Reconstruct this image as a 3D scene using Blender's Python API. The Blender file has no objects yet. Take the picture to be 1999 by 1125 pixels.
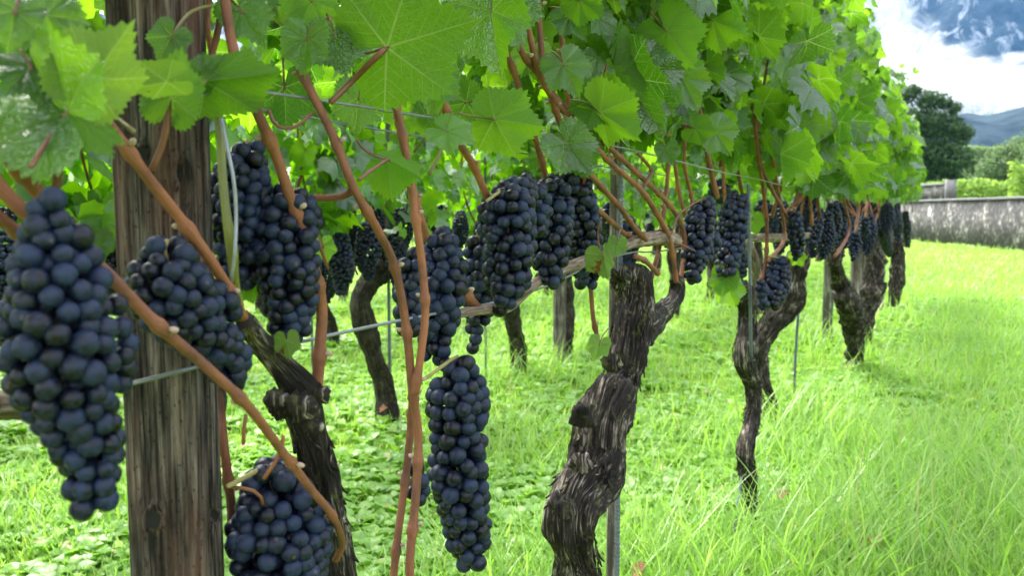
import bpy, math, random
import numpy as np
from mathutils import Vector, Matrix

random.seed(7)
rng = np.random.default_rng(11)
R = math.radians
S = bpy.context.scene
COL = S.collection

# ------------------------------------------------------------------ camera, sky, sun, exposure
H = 0.80            # camera height (m)
FPX = 1731.0        # focal length in photo pixels (photo is 1999 px wide)
PITCH = R(5.02)
cam = bpy.data.cameras.new('camera')
cam.sensor_width = 36.0
cam.lens = FPX / 1999.0 * 36.0
cam.clip_start = 0.02
cam.clip_end = 12000
cam.dof.use_dof = True
cam.dof.focus_distance = 0.95
cam.dof.aperture_fstop = 12.0
camo = bpy.data.objects.new('camera', cam)
COL.objects.link(camo)
camo.location = (0, 0, H)
camo.rotation_euler = (R(90) - PITCH, 0, 0)
S.camera = camo

SUN_EL, SUN_AZ = R(58), R(-38)      # azimuth measured from +Y towards +X
w = bpy.data.worlds.new('World')
S.world = w
w.use_nodes = True
nt = w.node_tree
nt.nodes.clear()
sky = nt.nodes.new('ShaderNodeTexSky')
sky.sky_type = 'NISHITA'
sky.sun_disc = False
sky.sun_elevation = SUN_EL
sky.sun_rotation = SUN_AZ
sky.dust_density = 4.0
sky.air_density = 1.0
hs = nt.nodes.new('ShaderNodeHueSaturation')
hs.inputs['Saturation'].default_value = 0.30       # bright high overcast, hardly blue
bg = nt.nodes.new('ShaderNodeBackground')
bg.inputs['Strength'].default_value = 0.15
wo = nt.nodes.new('ShaderNodeOutputWorld')
nt.links.new(sky.outputs[0], hs.inputs['Color'])
nt.links.new(hs.outputs[0], bg.inputs['Color'])
nt.links.new(bg.outputs[0], wo.inputs['Surface'])

sl = bpy.data.lights.new('sun', 'SUN')
sl.energy = 1.1
sl.angle = R(30)
sl.color = (1.0, 0.96, 0.9)
so = bpy.data.objects.new('sun', sl)
COL.objects.link(so)
sd = Vector((math.sin(SUN_AZ) * math.cos(SUN_EL), math.cos(SUN_AZ) * math.cos(SUN_EL), math.sin(SUN_EL)))
so.rotation_euler = sd.to_track_quat('Z', 'Y').to_euler()

S.view_settings.view_transform = 'Standard'
S.view_settings.look = 'None'
S.view_settings.exposure = 2.8
S.view_settings.gamma = 1.0
S.render.engine = 'CYCLES'
S.cycles.max_bounces = 8
S.cycles.transparent_max_bounces = 48
S.cycles.use_denoising = True

# ------------------------------------------------------------------ projection helpers
CT, ST = math.cos(PITCH), math.sin(PITCH)
RT = np.array([0.4451, 0.8955, 0.0])            # direction of the vine rows
RN = np.array([0.8955, -0.4451, 0.0])           # row normal, towards the camera side
ROFF = -0.48 * 0.8955                           # front row plane: RN.p = ROFF

def ray(px, py):
    u = (px - 999.5) / FPX
    v = -(py - 562.5) / FPX
    return np.array([u, CT + v * ST, -ST + v * CT])

def P(px, py, d=0.0, row=0.0):
    """point of the row plane (moved d metres towards the path) seen at a photo position"""
    r = ray(px, py)
    t = (ROFF - row + d) / float(RN @ r)
    return np.array([0, 0, H]) + r * t

def PZ(px, py, y):
    r = ray(px, py)
    return np.array([0, 0, H]) + r * (y / r[1])

def rowpt(s, d=0.0, z=0.0, row=0.0):
    return RT * s + RN * (ROFF - row + d) + np.array([0, 0, z])

# ------------------------------------------------------------------ numpy noise
def _hash(ix, iy, iz):
    n = (ix * 374761393 + iy * 668265263 + iz * 2147483647 * 3 + 1013904223) & 0xffffffff
    n = ((n ^ (n >> 13)) * 1274126177) & 0xffffffff
    n = ((n ^ (n >> 16)) * 2246822519) & 0xffffffff
    return ((n ^ (n >> 15)) & 0xffff) / 65535.0

def noise(p):
    p = np.asarray(p, dtype=float)
    i = np.floor(p).astype(np.int64)
    f = p - i
    f = f * f * (3 - 2 * f)
    r = 0
    for a in (0, 1):
        for b in (0, 1):
            for c in (0, 1):
                wgt = (f[..., 0] if a else 1 - f[..., 0]) * (f[..., 1] if b else 1 - f[..., 1]) * (f[..., 2] if c else 1 - f[..., 2])
                r = r + wgt * _hash(i[..., 0] + a, i[..., 1] + b, i[..., 2] + c)
    return r * 2 - 1

def fbm(p, o=4):
    p = np.asarray(p, dtype=float)
    r, a = 0, 1.0
    for k in range(o):
        r = r + a * noise(p * (2.03 ** k) + 17.3 * k)
        a *= 0.5
    return r

# ------------------------------------------------------------------ object helpers
def new_mesh(name, verts, faces, mat, uvs=None, smooth=True):
    """faces: list of int arrays (M,k); uvs: list of matching (M,k,2) arrays"""
    me = bpy.data.meshes.new(name)
    verts = np.asarray(verts, dtype=np.float32)
    faces = [np.asarray(f, dtype=np.int32) for f in faces if len(f)]
    me.vertices.add(len(verts))
    me.vertices.foreach_set('co', verts.ravel())
    idx = np.concatenate([f.ravel() for f in faces])
    cnt = np.concatenate([np.full(len(f), f.shape[1], dtype=np.int32) for f in faces])
    me.loops.add(len(idx))
    me.loops.foreach_set('vertex_index', idx)
    me.polygons.add(len(cnt))
    st = np.zeros(len(cnt), dtype=np.int32)
    st[1:] = np.cumsum(cnt)[:-1]
    me.polygons.foreach_set('loop_start', st)
    me.polygons.foreach_set('loop_total', cnt)
    if smooth:
        me.polygons.foreach_set('use_smooth', np.ones(len(cnt), dtype=bool))
    if uvs is not None:
        l = me.uv_layers.new(name='uv')
        l.data.foreach_set('uv', np.concatenate([np.asarray(u, dtype=np.float32).ravel() for u in uvs]))
    me.update(calc_edges=True)
    if mat is not None:
        me.materials.append(mat)
    return me

def wloc(o):
    v = np.array(o.location)
    while o.parent:
        o = o.parent
        v = v + np.array(o.location)
    return v

def link(name, me, parent=None, loc=None):
    o = bpy.data.objects.new(name, me)
    COL.objects.link(o)
    if parent is not None:
        o.parent = parent
    if loc is not None:
        o.location = loc
    return o

def tag(o, label=None, cat=None, group=None, kind=None):
    if label: o['label'] = label
    if cat: o['category'] = cat
    if group: o['group'] = group
    if kind: o['kind'] = kind
    return o

def empty(name, loc, label, cat, group=None):
    o = bpy.data.objects.new(name, None)
    o.empty_display_size = 0.05
    COL.objects.link(o)
    o.location = loc
    return tag(o, label, cat, group)

class MB:
    """collects pieces of geometry for ONE mesh object"""
    def __init__(s):
        s.v, s.q, s.t, s.uq, s.ut, s.n = [], [], [], [], [], 0
    def add(s, v, q=None, t=None, uq=None, ut=None):
        v = np.asarray(v, dtype=float)
        if q is not None and len(q):
            q = np.asarray(q)
            s.q.append(q + s.n)
            s.uq.append(np.zeros((len(q), 4, 2)) if uq is None else np.asarray(uq))
        if t is not None and len(t):
            t = np.asarray(t)
            s.t.append(t + s.n)
            s.ut.append(np.zeros((len(t), 3, 2)) if ut is None else np.asarray(ut))
        s.v.append(v)
        s.n += len(v)
        return s
    def mesh(s, name, mat, origin=(0, 0, 0), smooth=True):
        v = np.concatenate(s.v) - np.asarray(origin)
        f, u = [], []
        if s.q: f.append(np.concatenate(s.q)); u.append(np.concatenate(s.uq))
        if s.t: f.append(np.concatenate(s.t)); u.append(np.concatenate(s.ut))
        return new_mesh(name, v, f, mat, u, smooth)
    def build(s, name, mat, parent=None, smooth=True, origin=None):
        """verts are world coordinates; origin moves the object's own origin"""
        base = wloc(parent) if parent is not None else np.zeros(3)
        org = np.asarray(origin) if origin is not None else base
        me = s.mesh(name, mat, org, smooth)
        return link(name, me, parent, loc=tuple(org - base))

def catmull(pts, n):
    pts = np.asarray(pts, dtype=float)
    if len(pts) == 2:
        t = np.linspace(0, 1, n)[:, None]
        return pts[0] * (1 - t) + pts[1] * t
    ext = np.vstack([2 * pts[0] - pts[1], pts, 2 * pts[-1] - pts[-2]])
    seg = len(pts) - 1
    dl = np.linalg.norm(np.diff(pts[:, :3], axis=0), axis=1)
    cum = np.concatenate([[0], np.cumsum(dl)])
    u = np.linspace(0, cum[-1], n)
    k = np.clip(np.searchsorted(cum, u, side='right') - 1, 0, seg - 1)
    t = ((u - cum[k]) / np.maximum(dl[k], 1e-9))[:, None]
    p0, p1, p2, p3 = ext[k], ext[k + 1], ext[k + 2], ext[k + 3]
    return 0.5 * ((2 * p1) + (-p0 + p2) * t + (2 * p0 - 5 * p1 + 4 * p2 - p3) * t * t + (-p0 + 3 * p1 - 3 * p2 + p3) * t ** 3)

def tube(mb, pts, rad, n=None, seg=10, disp=None, cap=True, step=0.01):
    """pts (k,3), rad scalar or per-point; disp(theta, along, centre) -> radial factor"""
    pts = np.asarray(pts, dtype=float)
    rad = np.full(len(pts), float(rad)) if np.isscalar(rad) else np.asarray(rad, dtype=float)
    L = np.linalg.norm(np.diff(pts, axis=0), axis=1).sum()
    if n is None:
        n = max(3, int(L / step))
    c = catmull(np.hstack([pts, rad[:, None]]), n)
    C, r = c[:, :3], np.maximum(c[:, 3], 1e-5)
    T = np.gradient(C, axis=0)
    T /= np.linalg.norm(T, axis=1)[:, None] + 1e-12
    a = np.array([0.31, -0.9, 0.2])
    U = np.zeros_like(C)
    for i in range(n):
        a = a - T[i] * (a @ T[i])
        a = a / (np.linalg.norm(a) + 1e-12)
        U[i] = a
    V = np.cross(T, U)
    th = np.linspace(0, 2 * np.pi, seg, endpoint=False)
    along = np.concatenate([[0], np.cumsum(np.linalg.norm(np.diff(C, axis=0), axis=1))])
    rr = np.repeat(r[:, None], seg, 1)
    if disp is not None:
        rr = rr * disp(np.repeat(th[None], n, 0), np.repeat(along[:, None], seg, 1), C)
    ring = C[:, None] + rr[..., None] * (np.cos(th)[None, :, None] * U[:, None] + np.sin(th)[None, :, None] * V[:, None])
    v = ring.reshape(-1, 3)
    i, j = np.meshgrid(np.arange(n - 1), np.arange(seg), indexing='ij')
    j2 = (j + 1) % seg
    q = np.stack([i * seg + j, i * seg + j2, (i + 1) * seg + j2, (i + 1) * seg + j], -1).reshape(-1, 4)
    rm = float(r.mean())
    uu = np.stack([j, j + 1, j + 1, j], -1) / seg * 2 * np.pi * rm
    vv = np.stack([along[i], along[i], along[i + 1], along[i + 1]], -1)
    uq = np.stack([uu, vv], -1).reshape(-1, 4, 2)
    t = None
    if cap:
        m = len(v)
        v = np.vstack([v, C[0] - T[0] * r[0] * 0.35, C[-1] + T[-1] * r[-1] * 0.35])
        jj = np.arange(seg)
        t = np.vstack([np.stack([np.full(seg, m), (jj + 1) % seg, jj], -1),
                       np.stack([np.full(seg, m + 1), (n - 1) * seg + jj, (n - 1) * seg + (jj + 1) % seg], -1)])
    mb.add(v, q, t, uq)
    return C

def box(mb, lo, hi, M=None, off=(0, 0, 0)):
    x0, y0, z0 = lo; x1, y1, z1 = hi
    v = np.array([[x0,y0,z0],[x1,y0,z0],[x1,y1,z0],[x0,y1,z0],[x0,y0,z1],[x1,y0,z1],[x1,y1,z1],[x0,y1,z1]], dtype=float)
    if M is not None: v = v @ np.asarray(M).T
    mb.add(v + np.asarray(off), [[0,3,2,1],[4,5,6,7],[0,1,5,4],[1,2,6,5],[2,3,7,6],[3,0,4,7]])

def sphere_arrays(nu, nv):
    th = np.linspace(0, 2 * np.pi, nu, endpoint=False)
    ph = np.linspace(0, np.pi, nv + 1)[1:-1]
    v = np.stack([np.sin(ph)[:, None] * np.cos(th), np.sin(ph)[:, None] * np.sin(th), np.repeat(np.cos(ph)[:, None], nu, 1)], -1).reshape(-1, 3)
    v = np.vstack([v, [0, 0, 1], [0, 0, -1]])
    m = len(ph)
    i, j = np.meshgrid(np.arange(m - 1), np.arange(nu), indexing='ij')
    j2 = (j + 1) % nu
    q = np.stack([i * nu + j, (i + 1) * nu + j, (i + 1) * nu + j2, i * nu + j2], -1).reshape(-1, 4)
    jj = np.arange(nu)
    t = np.vstack([np.stack([np.full(nu, m * nu), jj, (jj + 1) % nu], -1),
                   np.stack([np.full(nu, m * nu + 1), (m - 1) * nu + (jj + 1) % nu, (m - 1) * nu + jj], -1)])
    return v, q, t

# ------------------------------------------------------------------ material helpers
class NT:
    def __init__(s, name):
        s.m = bpy.data.materials.new(name)
        s.m.use_nodes = True
        s.t = s.m.node_tree
        s.t.nodes.clear()
        s.out = s.t.nodes.new('ShaderNodeOutputMaterial')
    def n(s, typ, ins=None, **props):
        nd = s.t.nodes.new(typ)
        for k, v in props.items():
            setattr(nd, k, v)
        for k, v in (ins or {}).items():
            sock = nd.inputs[k]
            if isinstance(v, bpy.types.NodeSocket):
                s.t.links.new(v, sock)
            elif isinstance(v, bpy.types.Node):
                s.t.links.new(v.outputs[0], sock)
            else:
                if hasattr(sock.default_value, '__len__') and len(sock.default_value) == 4 and len(v) == 3:
                    v = (*v, 1)
                sock.default_value = v
        return nd
    def math(s, op, a, b=0.0, c=0.0, clamp=False):
        return s.n('ShaderNodeMath', {0: a, 1: b, 2: c}, operation=op, use_clamp=clamp).outputs[0]
    def mix(s, f, a, b, mode='MIX'):
        return s.n('ShaderNodeMix', {0: f, 6: a, 7: b}, data_type='RGBA', blend_type=mode).outputs[2]
    def ramp(s, f, stops):
        nd = s.n('ShaderNodeValToRGB', {0: f})
        cr = nd.color_ramp
        while len(cr.elements) < len(stops):
            cr.elements.new(0.5)
        for e, (p, c) in zip(cr.elements, stops):
            e.position = p
            e.color = (*c, 1) if hasattr(c, '__len__') else (c, c, c, 1)
        return nd.outputs[0]
    def noise(s, vec, scale, detail=4, rough=0.55, dist=0.0):
        return s.n('ShaderNodeTexNoise', {'Vector': vec, 'Scale': scale, 'Detail': detail, 'Roughness': rough, 'Distortion': dist}).outputs[0]
    def mapv(s, vec, sc=(1, 1, 1), loc=(0, 0, 0)):
        return s.n('ShaderNodeMapping', {'Vector': vec, 'Scale': sc, 'Location': loc}).outputs[0]
    def bump(s, h, strength, dist):
        return s.n('ShaderNodeBump', {'Height': h, 'Strength': strength, 'Distance': dist}).outputs[0]
    def finish(s, shader, vol=None):
        s.t.links.new(shader.outputs[0] if isinstance(shader, bpy.types.Node) else shader, s.out.inputs['Surface'])
        return s.m

def island_random(t):
    a = t.n('ShaderNodeNewGeometry').outputs['Random Per Island']
    b = t.n('ShaderNodeObjectInfo').outputs['Random']
    return t.math('FRACT', t.math('ADD', a, t.math('MULTIPLY', b, 7.31)))

def leaf_material(name, dark, light, under, trans_a, trans_b, veins=True, trans=0.42, rough=0.42, spots=0.0, spec=0.5):
    t = NT(name)
    r = island_random(t)
    r2 = t.math('FRACT', t.math('MULTIPLY', r, 13.7))
    uv = t.n('ShaderNodeUVMap', uv_map='uv').outputs[0]
    geo = t.n('ShaderNodeNewGeometry')
    base = t.mix(r, dark, light)
    tcol = t.mix(r2, trans_a, trans_b)
    back = geo.outputs['Backfacing']
    obj = t.n('ShaderNodeTexCoord').outputs['Object']
    blot = t.noise(obj, 38.0, 3)
    base = t.mix(t.math('MULTIPLY', blot, 0.5), base, t.mix(0.5, dark, light))
    top = base
    nrm = None
    if veins:
        sp = t.n('ShaderNodeSeparateXYZ', {0: uv})
        p, q = sp.outputs[0], sp.outputs[1]
        aq = t.math('ABSOLUTE', q)
        wid = t.math('MULTIPLY_ADD', p, -0.016, 0.023)
        vm = t.math('SUBTRACT', 1.0, t.math('DIVIDE', aq, wid), clamp=True)
        tt = t.math('DIVIDE', t.math('MULTIPLY_ADD', aq, -0.85, p), 0.15)
        fr = t.math('ABSOLUTE', t.math('SUBTRACT', t.math('FRACT', t.math('ADD', tt, t.math('MULTIPLY', r, 1.0))), 0.5))
        sm = t.math('SUBTRACT', 1.0, t.math('DIVIDE', fr, 0.055), clamp=True)
        sm = t.math('MULTIPLY', sm, t.math('SUBTRACT', 1.0, t.math('MULTIPLY', aq, 2.2), clamp=True))
        net = t.n('ShaderNodeTexVoronoi', {'Vector': uv, 'Scale': 17.0}, feature='DISTANCE_TO_EDGE').outputs[0]
        nm = t.math('SUBTRACT', 1.0, t.math('DIVIDE', net, 0.07), clamp=True)
        v = t.math('MAXIMUM', vm, t.math('MULTIPLY', sm, 0.75))
        v2 = t.math('MAXIMUM', v, t.math('MULTIPLY', nm, 0.25))
        top = t.mix(t.math('MULTIPLY', v2, 0.85), base, tuple(min(1, c * 1.6 + 0.05) for c in light))
        tcol = t.mix(t.math('MULTIPLY', v2, 0.75), tcol, (0.72, 0.88, 0.25))
        under_c = t.mix(t.math('MULTIPLY', v2, 0.8), under, tuple(min(1, c * 1.7) for c in under))
        hgt = t.math('SUBTRACT', t.math('MULTIPLY', t.math('MINIMUM', net, 0.3), 0.45), t.math('MULTIPLY', v, 0.55))
        nrm = t.bump(hgt, 0.7, 0.005)
    else:
        under_c = under
    col = t.mix(back, top, under_c)
    if spots > 0:
        s1 = t.noise(obj, 55.0, 4, 0.6)
        sm2 = t.ramp(s1, [(1 - spots, 0.0), (min(1, 1 - spots + 0.05), 1.0)])
        col = t.mix(sm2, col, (0.16, 0.06, 0.02))
        tcol = t.mix(sm2, tcol, (0.12, 0.04, 0.01))
    ins = {'Base Color': col, 'IOR': 1.58, 'Roughness': t.math('MULTIPLY_ADD', back, 0.38, rough), 'Specular IOR Level': t.math('MULTIPLY_ADD', back, -0.7 * spec, spec)}
    if nrm is not None:
        ins['Normal'] = nrm
    pb = t.n('ShaderNodeBsdfPrincipled', ins)
    tr = t.n('ShaderNodeBsdfTranslucent', {'Color': tcol})
    return t.finish(t.n('ShaderNodeMixShader', {0: trans, 1: pb, 2: tr}))

def bark_material(name, c_dark, c_mid, c_light, moss=0.0, scale=1.0, bump=0.9):
    t = NT(name)
    uv = t.n('ShaderNodeUVMap', uv_map='uv').outputs[0]
    rnd = t.n('ShaderNodeObjectInfo').outputs['Random']
    obj = t.n('ShaderNodeTexCoord').outputs['Object']
    m = t.mapv(uv, (260 * scale, 26 * scale, 1))
    f1 = t.noise(m, 1.0, 7, 0.62, 0.6)
    m2 = t.mapv(uv, (700 * scale, 60 * scale, 1))
    f2 = t.noise(m2, 1.0, 5, 0.6, 0.3)
    big = t.noise(obj, 22.0, 3)
    f = t.math('ADD', t.math('MULTIPLY', f1, 0.65), t.math('MULTIPLY', f2, 0.35))
    f = t.math('ADD', f, t.math('MULTIPLY', t.math('SUBTRACT', big, 0.5), 0.45))
    col = t.ramp(f, [(0.38, c_dark), (0.54, c_mid), (0.68, c_light)])
    if moss > 0:
        mo = t.ramp(t.noise(obj, 65.0, 6, 0.7), [(0.62 - moss * 0.2, 0.0), (0.74 - moss * 0.2, 1.0)])
        col = t.mix(t.math('MULTIPLY', mo, 0.75), col, (0.085, 0.095, 0.022))
    nrm = t.bump(f, bump, 0.008)
    return t.finish(t.n('ShaderNodeBsdfPrincipled', {'Base Color': col, 'Roughness': 0.85, 'Normal': nrm, 'Specular IOR Level': 0.25}))

def simple_material(name, col, rough=0.5, metal=0.0, var=0.0, scale=60.0, bump=0.0):
    t = NT(name)
    obj = t.n('ShaderNodeTexCoord').outputs['Object']
    nz = t.noise(obj, scale, 4)
    c = t.mix(nz, tuple(x * (1 - var) for x in col), tuple(min(1, x * (1 + var)) for x in col))
    ins = {'Base Color': c, 'Roughness': t.math('MULTIPLY_ADD', nz, 0.2, rough - 0.1), 'Metallic': metal}
    if bump: ins['Normal'] = t.bump(nz, bump, 0.003)
    return t.finish(t.n('ShaderNodeBsdfPrincipled', ins))

def cane_material():
    t = NT('cane_bark')
    uv = t.n('ShaderNodeUVMap', uv_map='uv').outputs[0]
    oi = t.n('ShaderNodeObjectInfo').outputs['Random']
    obj = t.n('ShaderNodeTexCoord').outputs['Object']
    st = t.noise(t.mapv(uv, (1500, 40, 1)), 1.0, 4, 0.6)
    bl = t.noise(obj, 20.0, 5, 0.65)
    c = t.mix(oi, (0.125, 0.044, 0.024), (0.25, 0.088, 0.040))
    c = t.mix(t.math('MULTIPLY', t.math('SUBTRACT', st, 0.3), 1.1, clamp=True), c, (0.33, 0.135, 0.07))
    c = t.mix(t.ramp(bl, [(0.45, 0.0), (0.64, 0.85)]), c, (0.085, 0.036, 0.023))
    fl = t.noise(t.mapv(uv, (900, 260, 1)), 1.0, 3, 0.5)
    c = t.mix(t.ramp(fl, [(0.64, 0.0), (0.72, 0.7)]), c, (0.06, 0.03, 0.02))
    n = t.bump(t.math('ADD', st, t.math('MULTIPLY', fl, 0.6)), 0.6, 0.0015)
    return t.finish(t.n('ShaderNodeBsdfPrincipled', {'Base Color': c, 'Roughness': 0.62, 'Specular IOR Level': 0.35, 'Normal': n}))

def grape_material():
    t = NT('grape_skin')
    obj = t.n('ShaderNodeTexCoord').outputs['Object']
    oi = t.n('ShaderNodeObjectInfo').outputs['Random']
    off = t.n('ShaderNodeCombineXYZ', {0: t.math('MULTIPLY', oi, 91.0), 1: t.math('MULTIPLY', oi, 37.0), 2: 0.0})
    v = t.n('ShaderNodeVectorMath', {0: obj, 1: off}, operation='ADD').outputs[0]
    b1 = t.noise(v, 1.5, 4, 0.6)
    b2 = t.noise(v, 9.0, 4, 0.65)
    b = t.math('ADD', t.math('MULTIPLY', b1, 0.72), t.math('MULTIPLY', b2, 0.28))
    amt = t.math('MULTIPLY_ADD', oi, 0.24, 0.37)
    bloom = t.math('MULTIPLY', t.math('SUBTRACT', b, t.math('SUBTRACT', 0.86, amt)), 3.2, clamp=True)
    c = t.mix(bloom, (0.0016, 0.0018, 0.0044), (0.0125, 0.0235, 0.060))
    sp = t.n('ShaderNodeSeparateXYZ', {0: obj})
    z = sp.outputs[2]
    dot = t.math('MULTIPLY', t.ramp(z, [(0.982, 0.0), (0.993, 1.0)]), t.math('GREATER_THAN', t.math('FRACT', t.math('MULTIPLY', oi, 23.0)), 0.6))
    c = t.mix(t.math('MULTIPLY', dot, 0.6), c, (0.09, 0.065, 0.04))
    sc = t.ramp(t.noise(v, 14.0, 3, 0.5), [(0.70, 0.0), (0.74, 1.0)])
    c = t.mix(t.math('MULTIPLY', sc, 0.5), c, (0.075, 0.06, 0.045))
    rough = t.math('MULTIPLY_ADD', bloom, 0.30, 0.36)
    pb = t.n('ShaderNodeBsdfPrincipled', {'Base Color': c, 'Roughness': rough, 'Specular IOR Level': 0.28})
    return t.finish(pb)

def wood_material(name, base, dark, red, scale=1.0):
    t = NT(name)
    obj = t.n('ShaderNodeTexCoord').outputs['Object']
    g1 = t.noise(t.mapv(obj, (190 * scale, 190 * scale, 9.0 * scale)), 1.0, 8, 0.70, 0.5)
    g2 = t.noise(t.mapv(obj, (430 * scale, 430 * scale, 14 * scale)), 1.0, 5, 0.6)
    big = t.noise(t.mapv(obj, (26 * scale, 26 * scale, 6 * scale)), 1.0, 4, 0.6)
    g = t.math('ADD', t.math('MULTIPLY', g1, 0.62), t.math('MULTIPLY', g2, 0.38))
    c = t.ramp(g, [(0.44, dark), (0.52, base), (0.63, tuple(min(1, x * 2.9) for x in base))])
    c = t.mix(t.ramp(big, [(0.47, 0.0), (0.66, 0.75)]), c, t.mix(g, dark, red))
    stain = t.noise(t.mapv(obj, (30, 30, 8.0), (3, 1, 7)), 1.0, 5, 0.65)
    c = t.mix(t.ramp(stain, [(0.43, 0.0), (0.62, 0.88)]), c, dark)
    sp = t.noise(t.mapv(obj, (300, 300, 200)), 1.0, 2, 0.5)
    c = t.mix(t.math('MULTIPLY', t.ramp(sp, [(0.62, 0.0), (0.70, 1.0)]), 0.7), c, tuple(x * 0.4 for x in dark))
    n = t.bump(g, 1.0, 0.0035)
    return t.finish(t.n('ShaderNodeBsdfPrincipled', {'Base Color': c, 'Roughness': 0.85, 'Normal': n, 'Specular IOR Level': 0.2}))

M = {}
M['leaf'] = leaf_material('vine_leaf', (0.006, 0.024, 0.006), (0.042, 0.102, 0.006), (0.052, 0.112, 0.010), (0.07, 0.27, 0.001), (0.35, 0.72, 0.003), trans=0.43, rough=0.27, spec=0.9)
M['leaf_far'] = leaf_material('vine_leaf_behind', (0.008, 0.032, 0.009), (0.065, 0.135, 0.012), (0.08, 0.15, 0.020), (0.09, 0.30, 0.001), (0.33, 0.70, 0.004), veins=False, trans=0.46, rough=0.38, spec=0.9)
M['leaf_old'] = leaf_material('spotted_vine_leaf', (0.045, 0.10, 0.015), (0.085, 0.16, 0.025), (0.12, 0.19, 0.045), (0.20, 0.42, 0.012), (0.30, 0.54, 0.02), trans=0.40, rough=0.5, spots=0.36)
M['leaf_red'] = leaf_material('fallen_leaf_red', (0.36, 0.12, 0.09), (0.42, 0.16, 0.11), (0.4, 0.2, 0.15), (0.5, 0.15, 0.08), (0.5, 0.18, 0.1), trans=0.3)
M['petiole'] = simple_material('petiole_skin', (0.13, 0.10, 0.03), 0.5, var=0.4, scale=40)
M['petiole_red'] = simple_material('petiole_red_skin', (0.14, 0.05, 0.028), 0.5, var=0.4, scale=40)
M['green_stem'] = simple_material('green_shoot_skin', (0.13, 0.14, 0.026), 0.5, var=0.45, scale=45)
M['cane'] = cane_material()
M['bud'] = simple_material('bud_scales', (0.33, 0.24, 0.18), 0.8, var=0.6, scale=300)
M['bark'] = bark_material('old_vine_bark', (0.0035, 0.0026, 0.0018), (0.026, 0.020, 0.015), (0.38, 0.33, 0.27), moss=0.30, bump=1.0)
M['bark_far'] = bark_material('old_vine_bark_behind', (0.008, 0.006, 0.0045), (0.03, 0.024, 0.018), (0.13, 0.11, 0.085), moss=0.4, scale=0.6)
M['bark_grey'] = bark_material('grey_arm_bark', (0.06, 0.045, 0.035), (0.21, 0.155, 0.115), (0.42, 0.36, 0.30), moss=0.0, bump=0.7)
M['grape'] = grape_material()
M['rachis'] = simple_material('grape_stalk', (0.20, 0.17, 0.05), 0.6, var=0.4)
M['post'] = wood_material('weathered_post_wood', (0.080, 0.065, 0.055), (0.003, 0.0024, 0.002), (0.17, 0.080, 0.052))
M['post_grey'] = wood_material('grey_post_wood', (0.20, 0.18, 0.15), (0.05, 0.042, 0.034), (0.20, 0.16, 0.12), 0.6)
M['post_green'] = wood_material('greenish_post_wood', (0.19, 0.20, 0.14), (0.05, 0.05, 0.032), (0.16, 0.16, 0.09), 0.6)
M['wire'] = simple_material('galvanised_wire', (0.24, 0.25, 0.28), 0.45, metal=0.7, var=0.35, scale=150)
M['rod'] = simple_material('steel_stake', (0.12, 0.135, 0.17), 0.55, metal=0.5, var=0.3, scale=120)
M['tie'] = simple_material('black_tie_band', (0.02, 0.022, 0.028), 0.5, var=0.3)

# ------------------------------------------------------------------ leaves
SECT = [0, 55, -55, 110, -110]
def leaf_template(step, fr, teeth):
    lim = 162 if step > 3 else 165
    ang = np.arange(-lim, lim + 0.1, step)
    A = len(ang)
    kp = [0, 14, 27, 40, 55, 68, 82, 98, 114, 132, 150, 165]
    kr = [1.0, .86, .74, .80, .90, .80, .70, .72, .75, .70, .60, .45]
    r = np.interp(np.abs(ang), kp, kr)
    if teeth:
        if step <= 3:
            k = np.arange(A)
            saw = np.array([0.0, 1.0, 0.45])[(k % 3)]
            r = r * (1 + 0.10 * (saw - 0.45))
        else:
            r = r * (1 + 0.065 * np.where(np.arange(A) % 2 == 0, 1, -1))
    a = np.radians(ang)
    fr = np.asarray(fr)
    x = (fr[:, None] * r * np.cos(a)).ravel()
    y = (fr[:, None] * r * np.sin(a)).ravel()
    xy = np.vstack([[0, 0], np.stack([x, y], -1)])
    K = len(fr)
    q, t, uq, ut = [], [], [], []
    def pq(i, c):
        X, Y = xy[i]
        cc, ss = math.cos(math.radians(c)), math.sin(math.radians(c))
        return (X * cc + Y * ss, -X * ss + Y * cc)
    for j in range(A - 1):
        mid = (ang[j] + ang[j + 1]) / 2
        c = 0 if abs(mid) < 27 else math.copysign(55 if abs(mid) < 81 else 110, mid)
        t.append([0, 1 + j, 2 + j]); ut.append([pq(i, c) for i in t[-1]])
        for k in range(K - 1):
            f = [1 + k * A + j, 1 + (k + 1) * A + j, 1 + (k + 1) * A + j + 1, 1 + k * A + j + 1]
            q.append(f); uq.append([pq(i, c) for i in f])
    # distance from the nearest vein line, per vertex (for the puckered relief)
    full = np.concatenate([[0.0], np.tile(ang, K)])
    rad_ = np.linalg.norm(xy, axis=1)
    near = np.min([np.abs(full - c) for c in SECT], axis=0)
    vd = rad_ * 0.42 * np.sin(np.clip(near / 27.5, 0, 1) * np.pi / 2)
    return dict(xy=xy, q=np.array(q, dtype=np.int64).reshape(-1, 4), t=np.array(t), uq=np.array(uq, dtype=float).reshape(-1, 4, 2), ut=np.array(ut), vd=vd)

T_HERO = leaf_template(3, [0.12, 0.26, 0.42, 0.58, 0.72, 0.85, 0.94, 1.0], True)
T_NEAR = leaf_template(9, [0.3, 0.6, 0.85, 1.0], True)
T_MID = leaf_template(13.5, [0.5, 1.0], True)
T_LOW = leaf_template(27, [0.55, 1.0], False)

def unit(v):
    return v / (np.linalg.norm(v, axis=-1, keepdims=True) + 1e-12)

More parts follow.
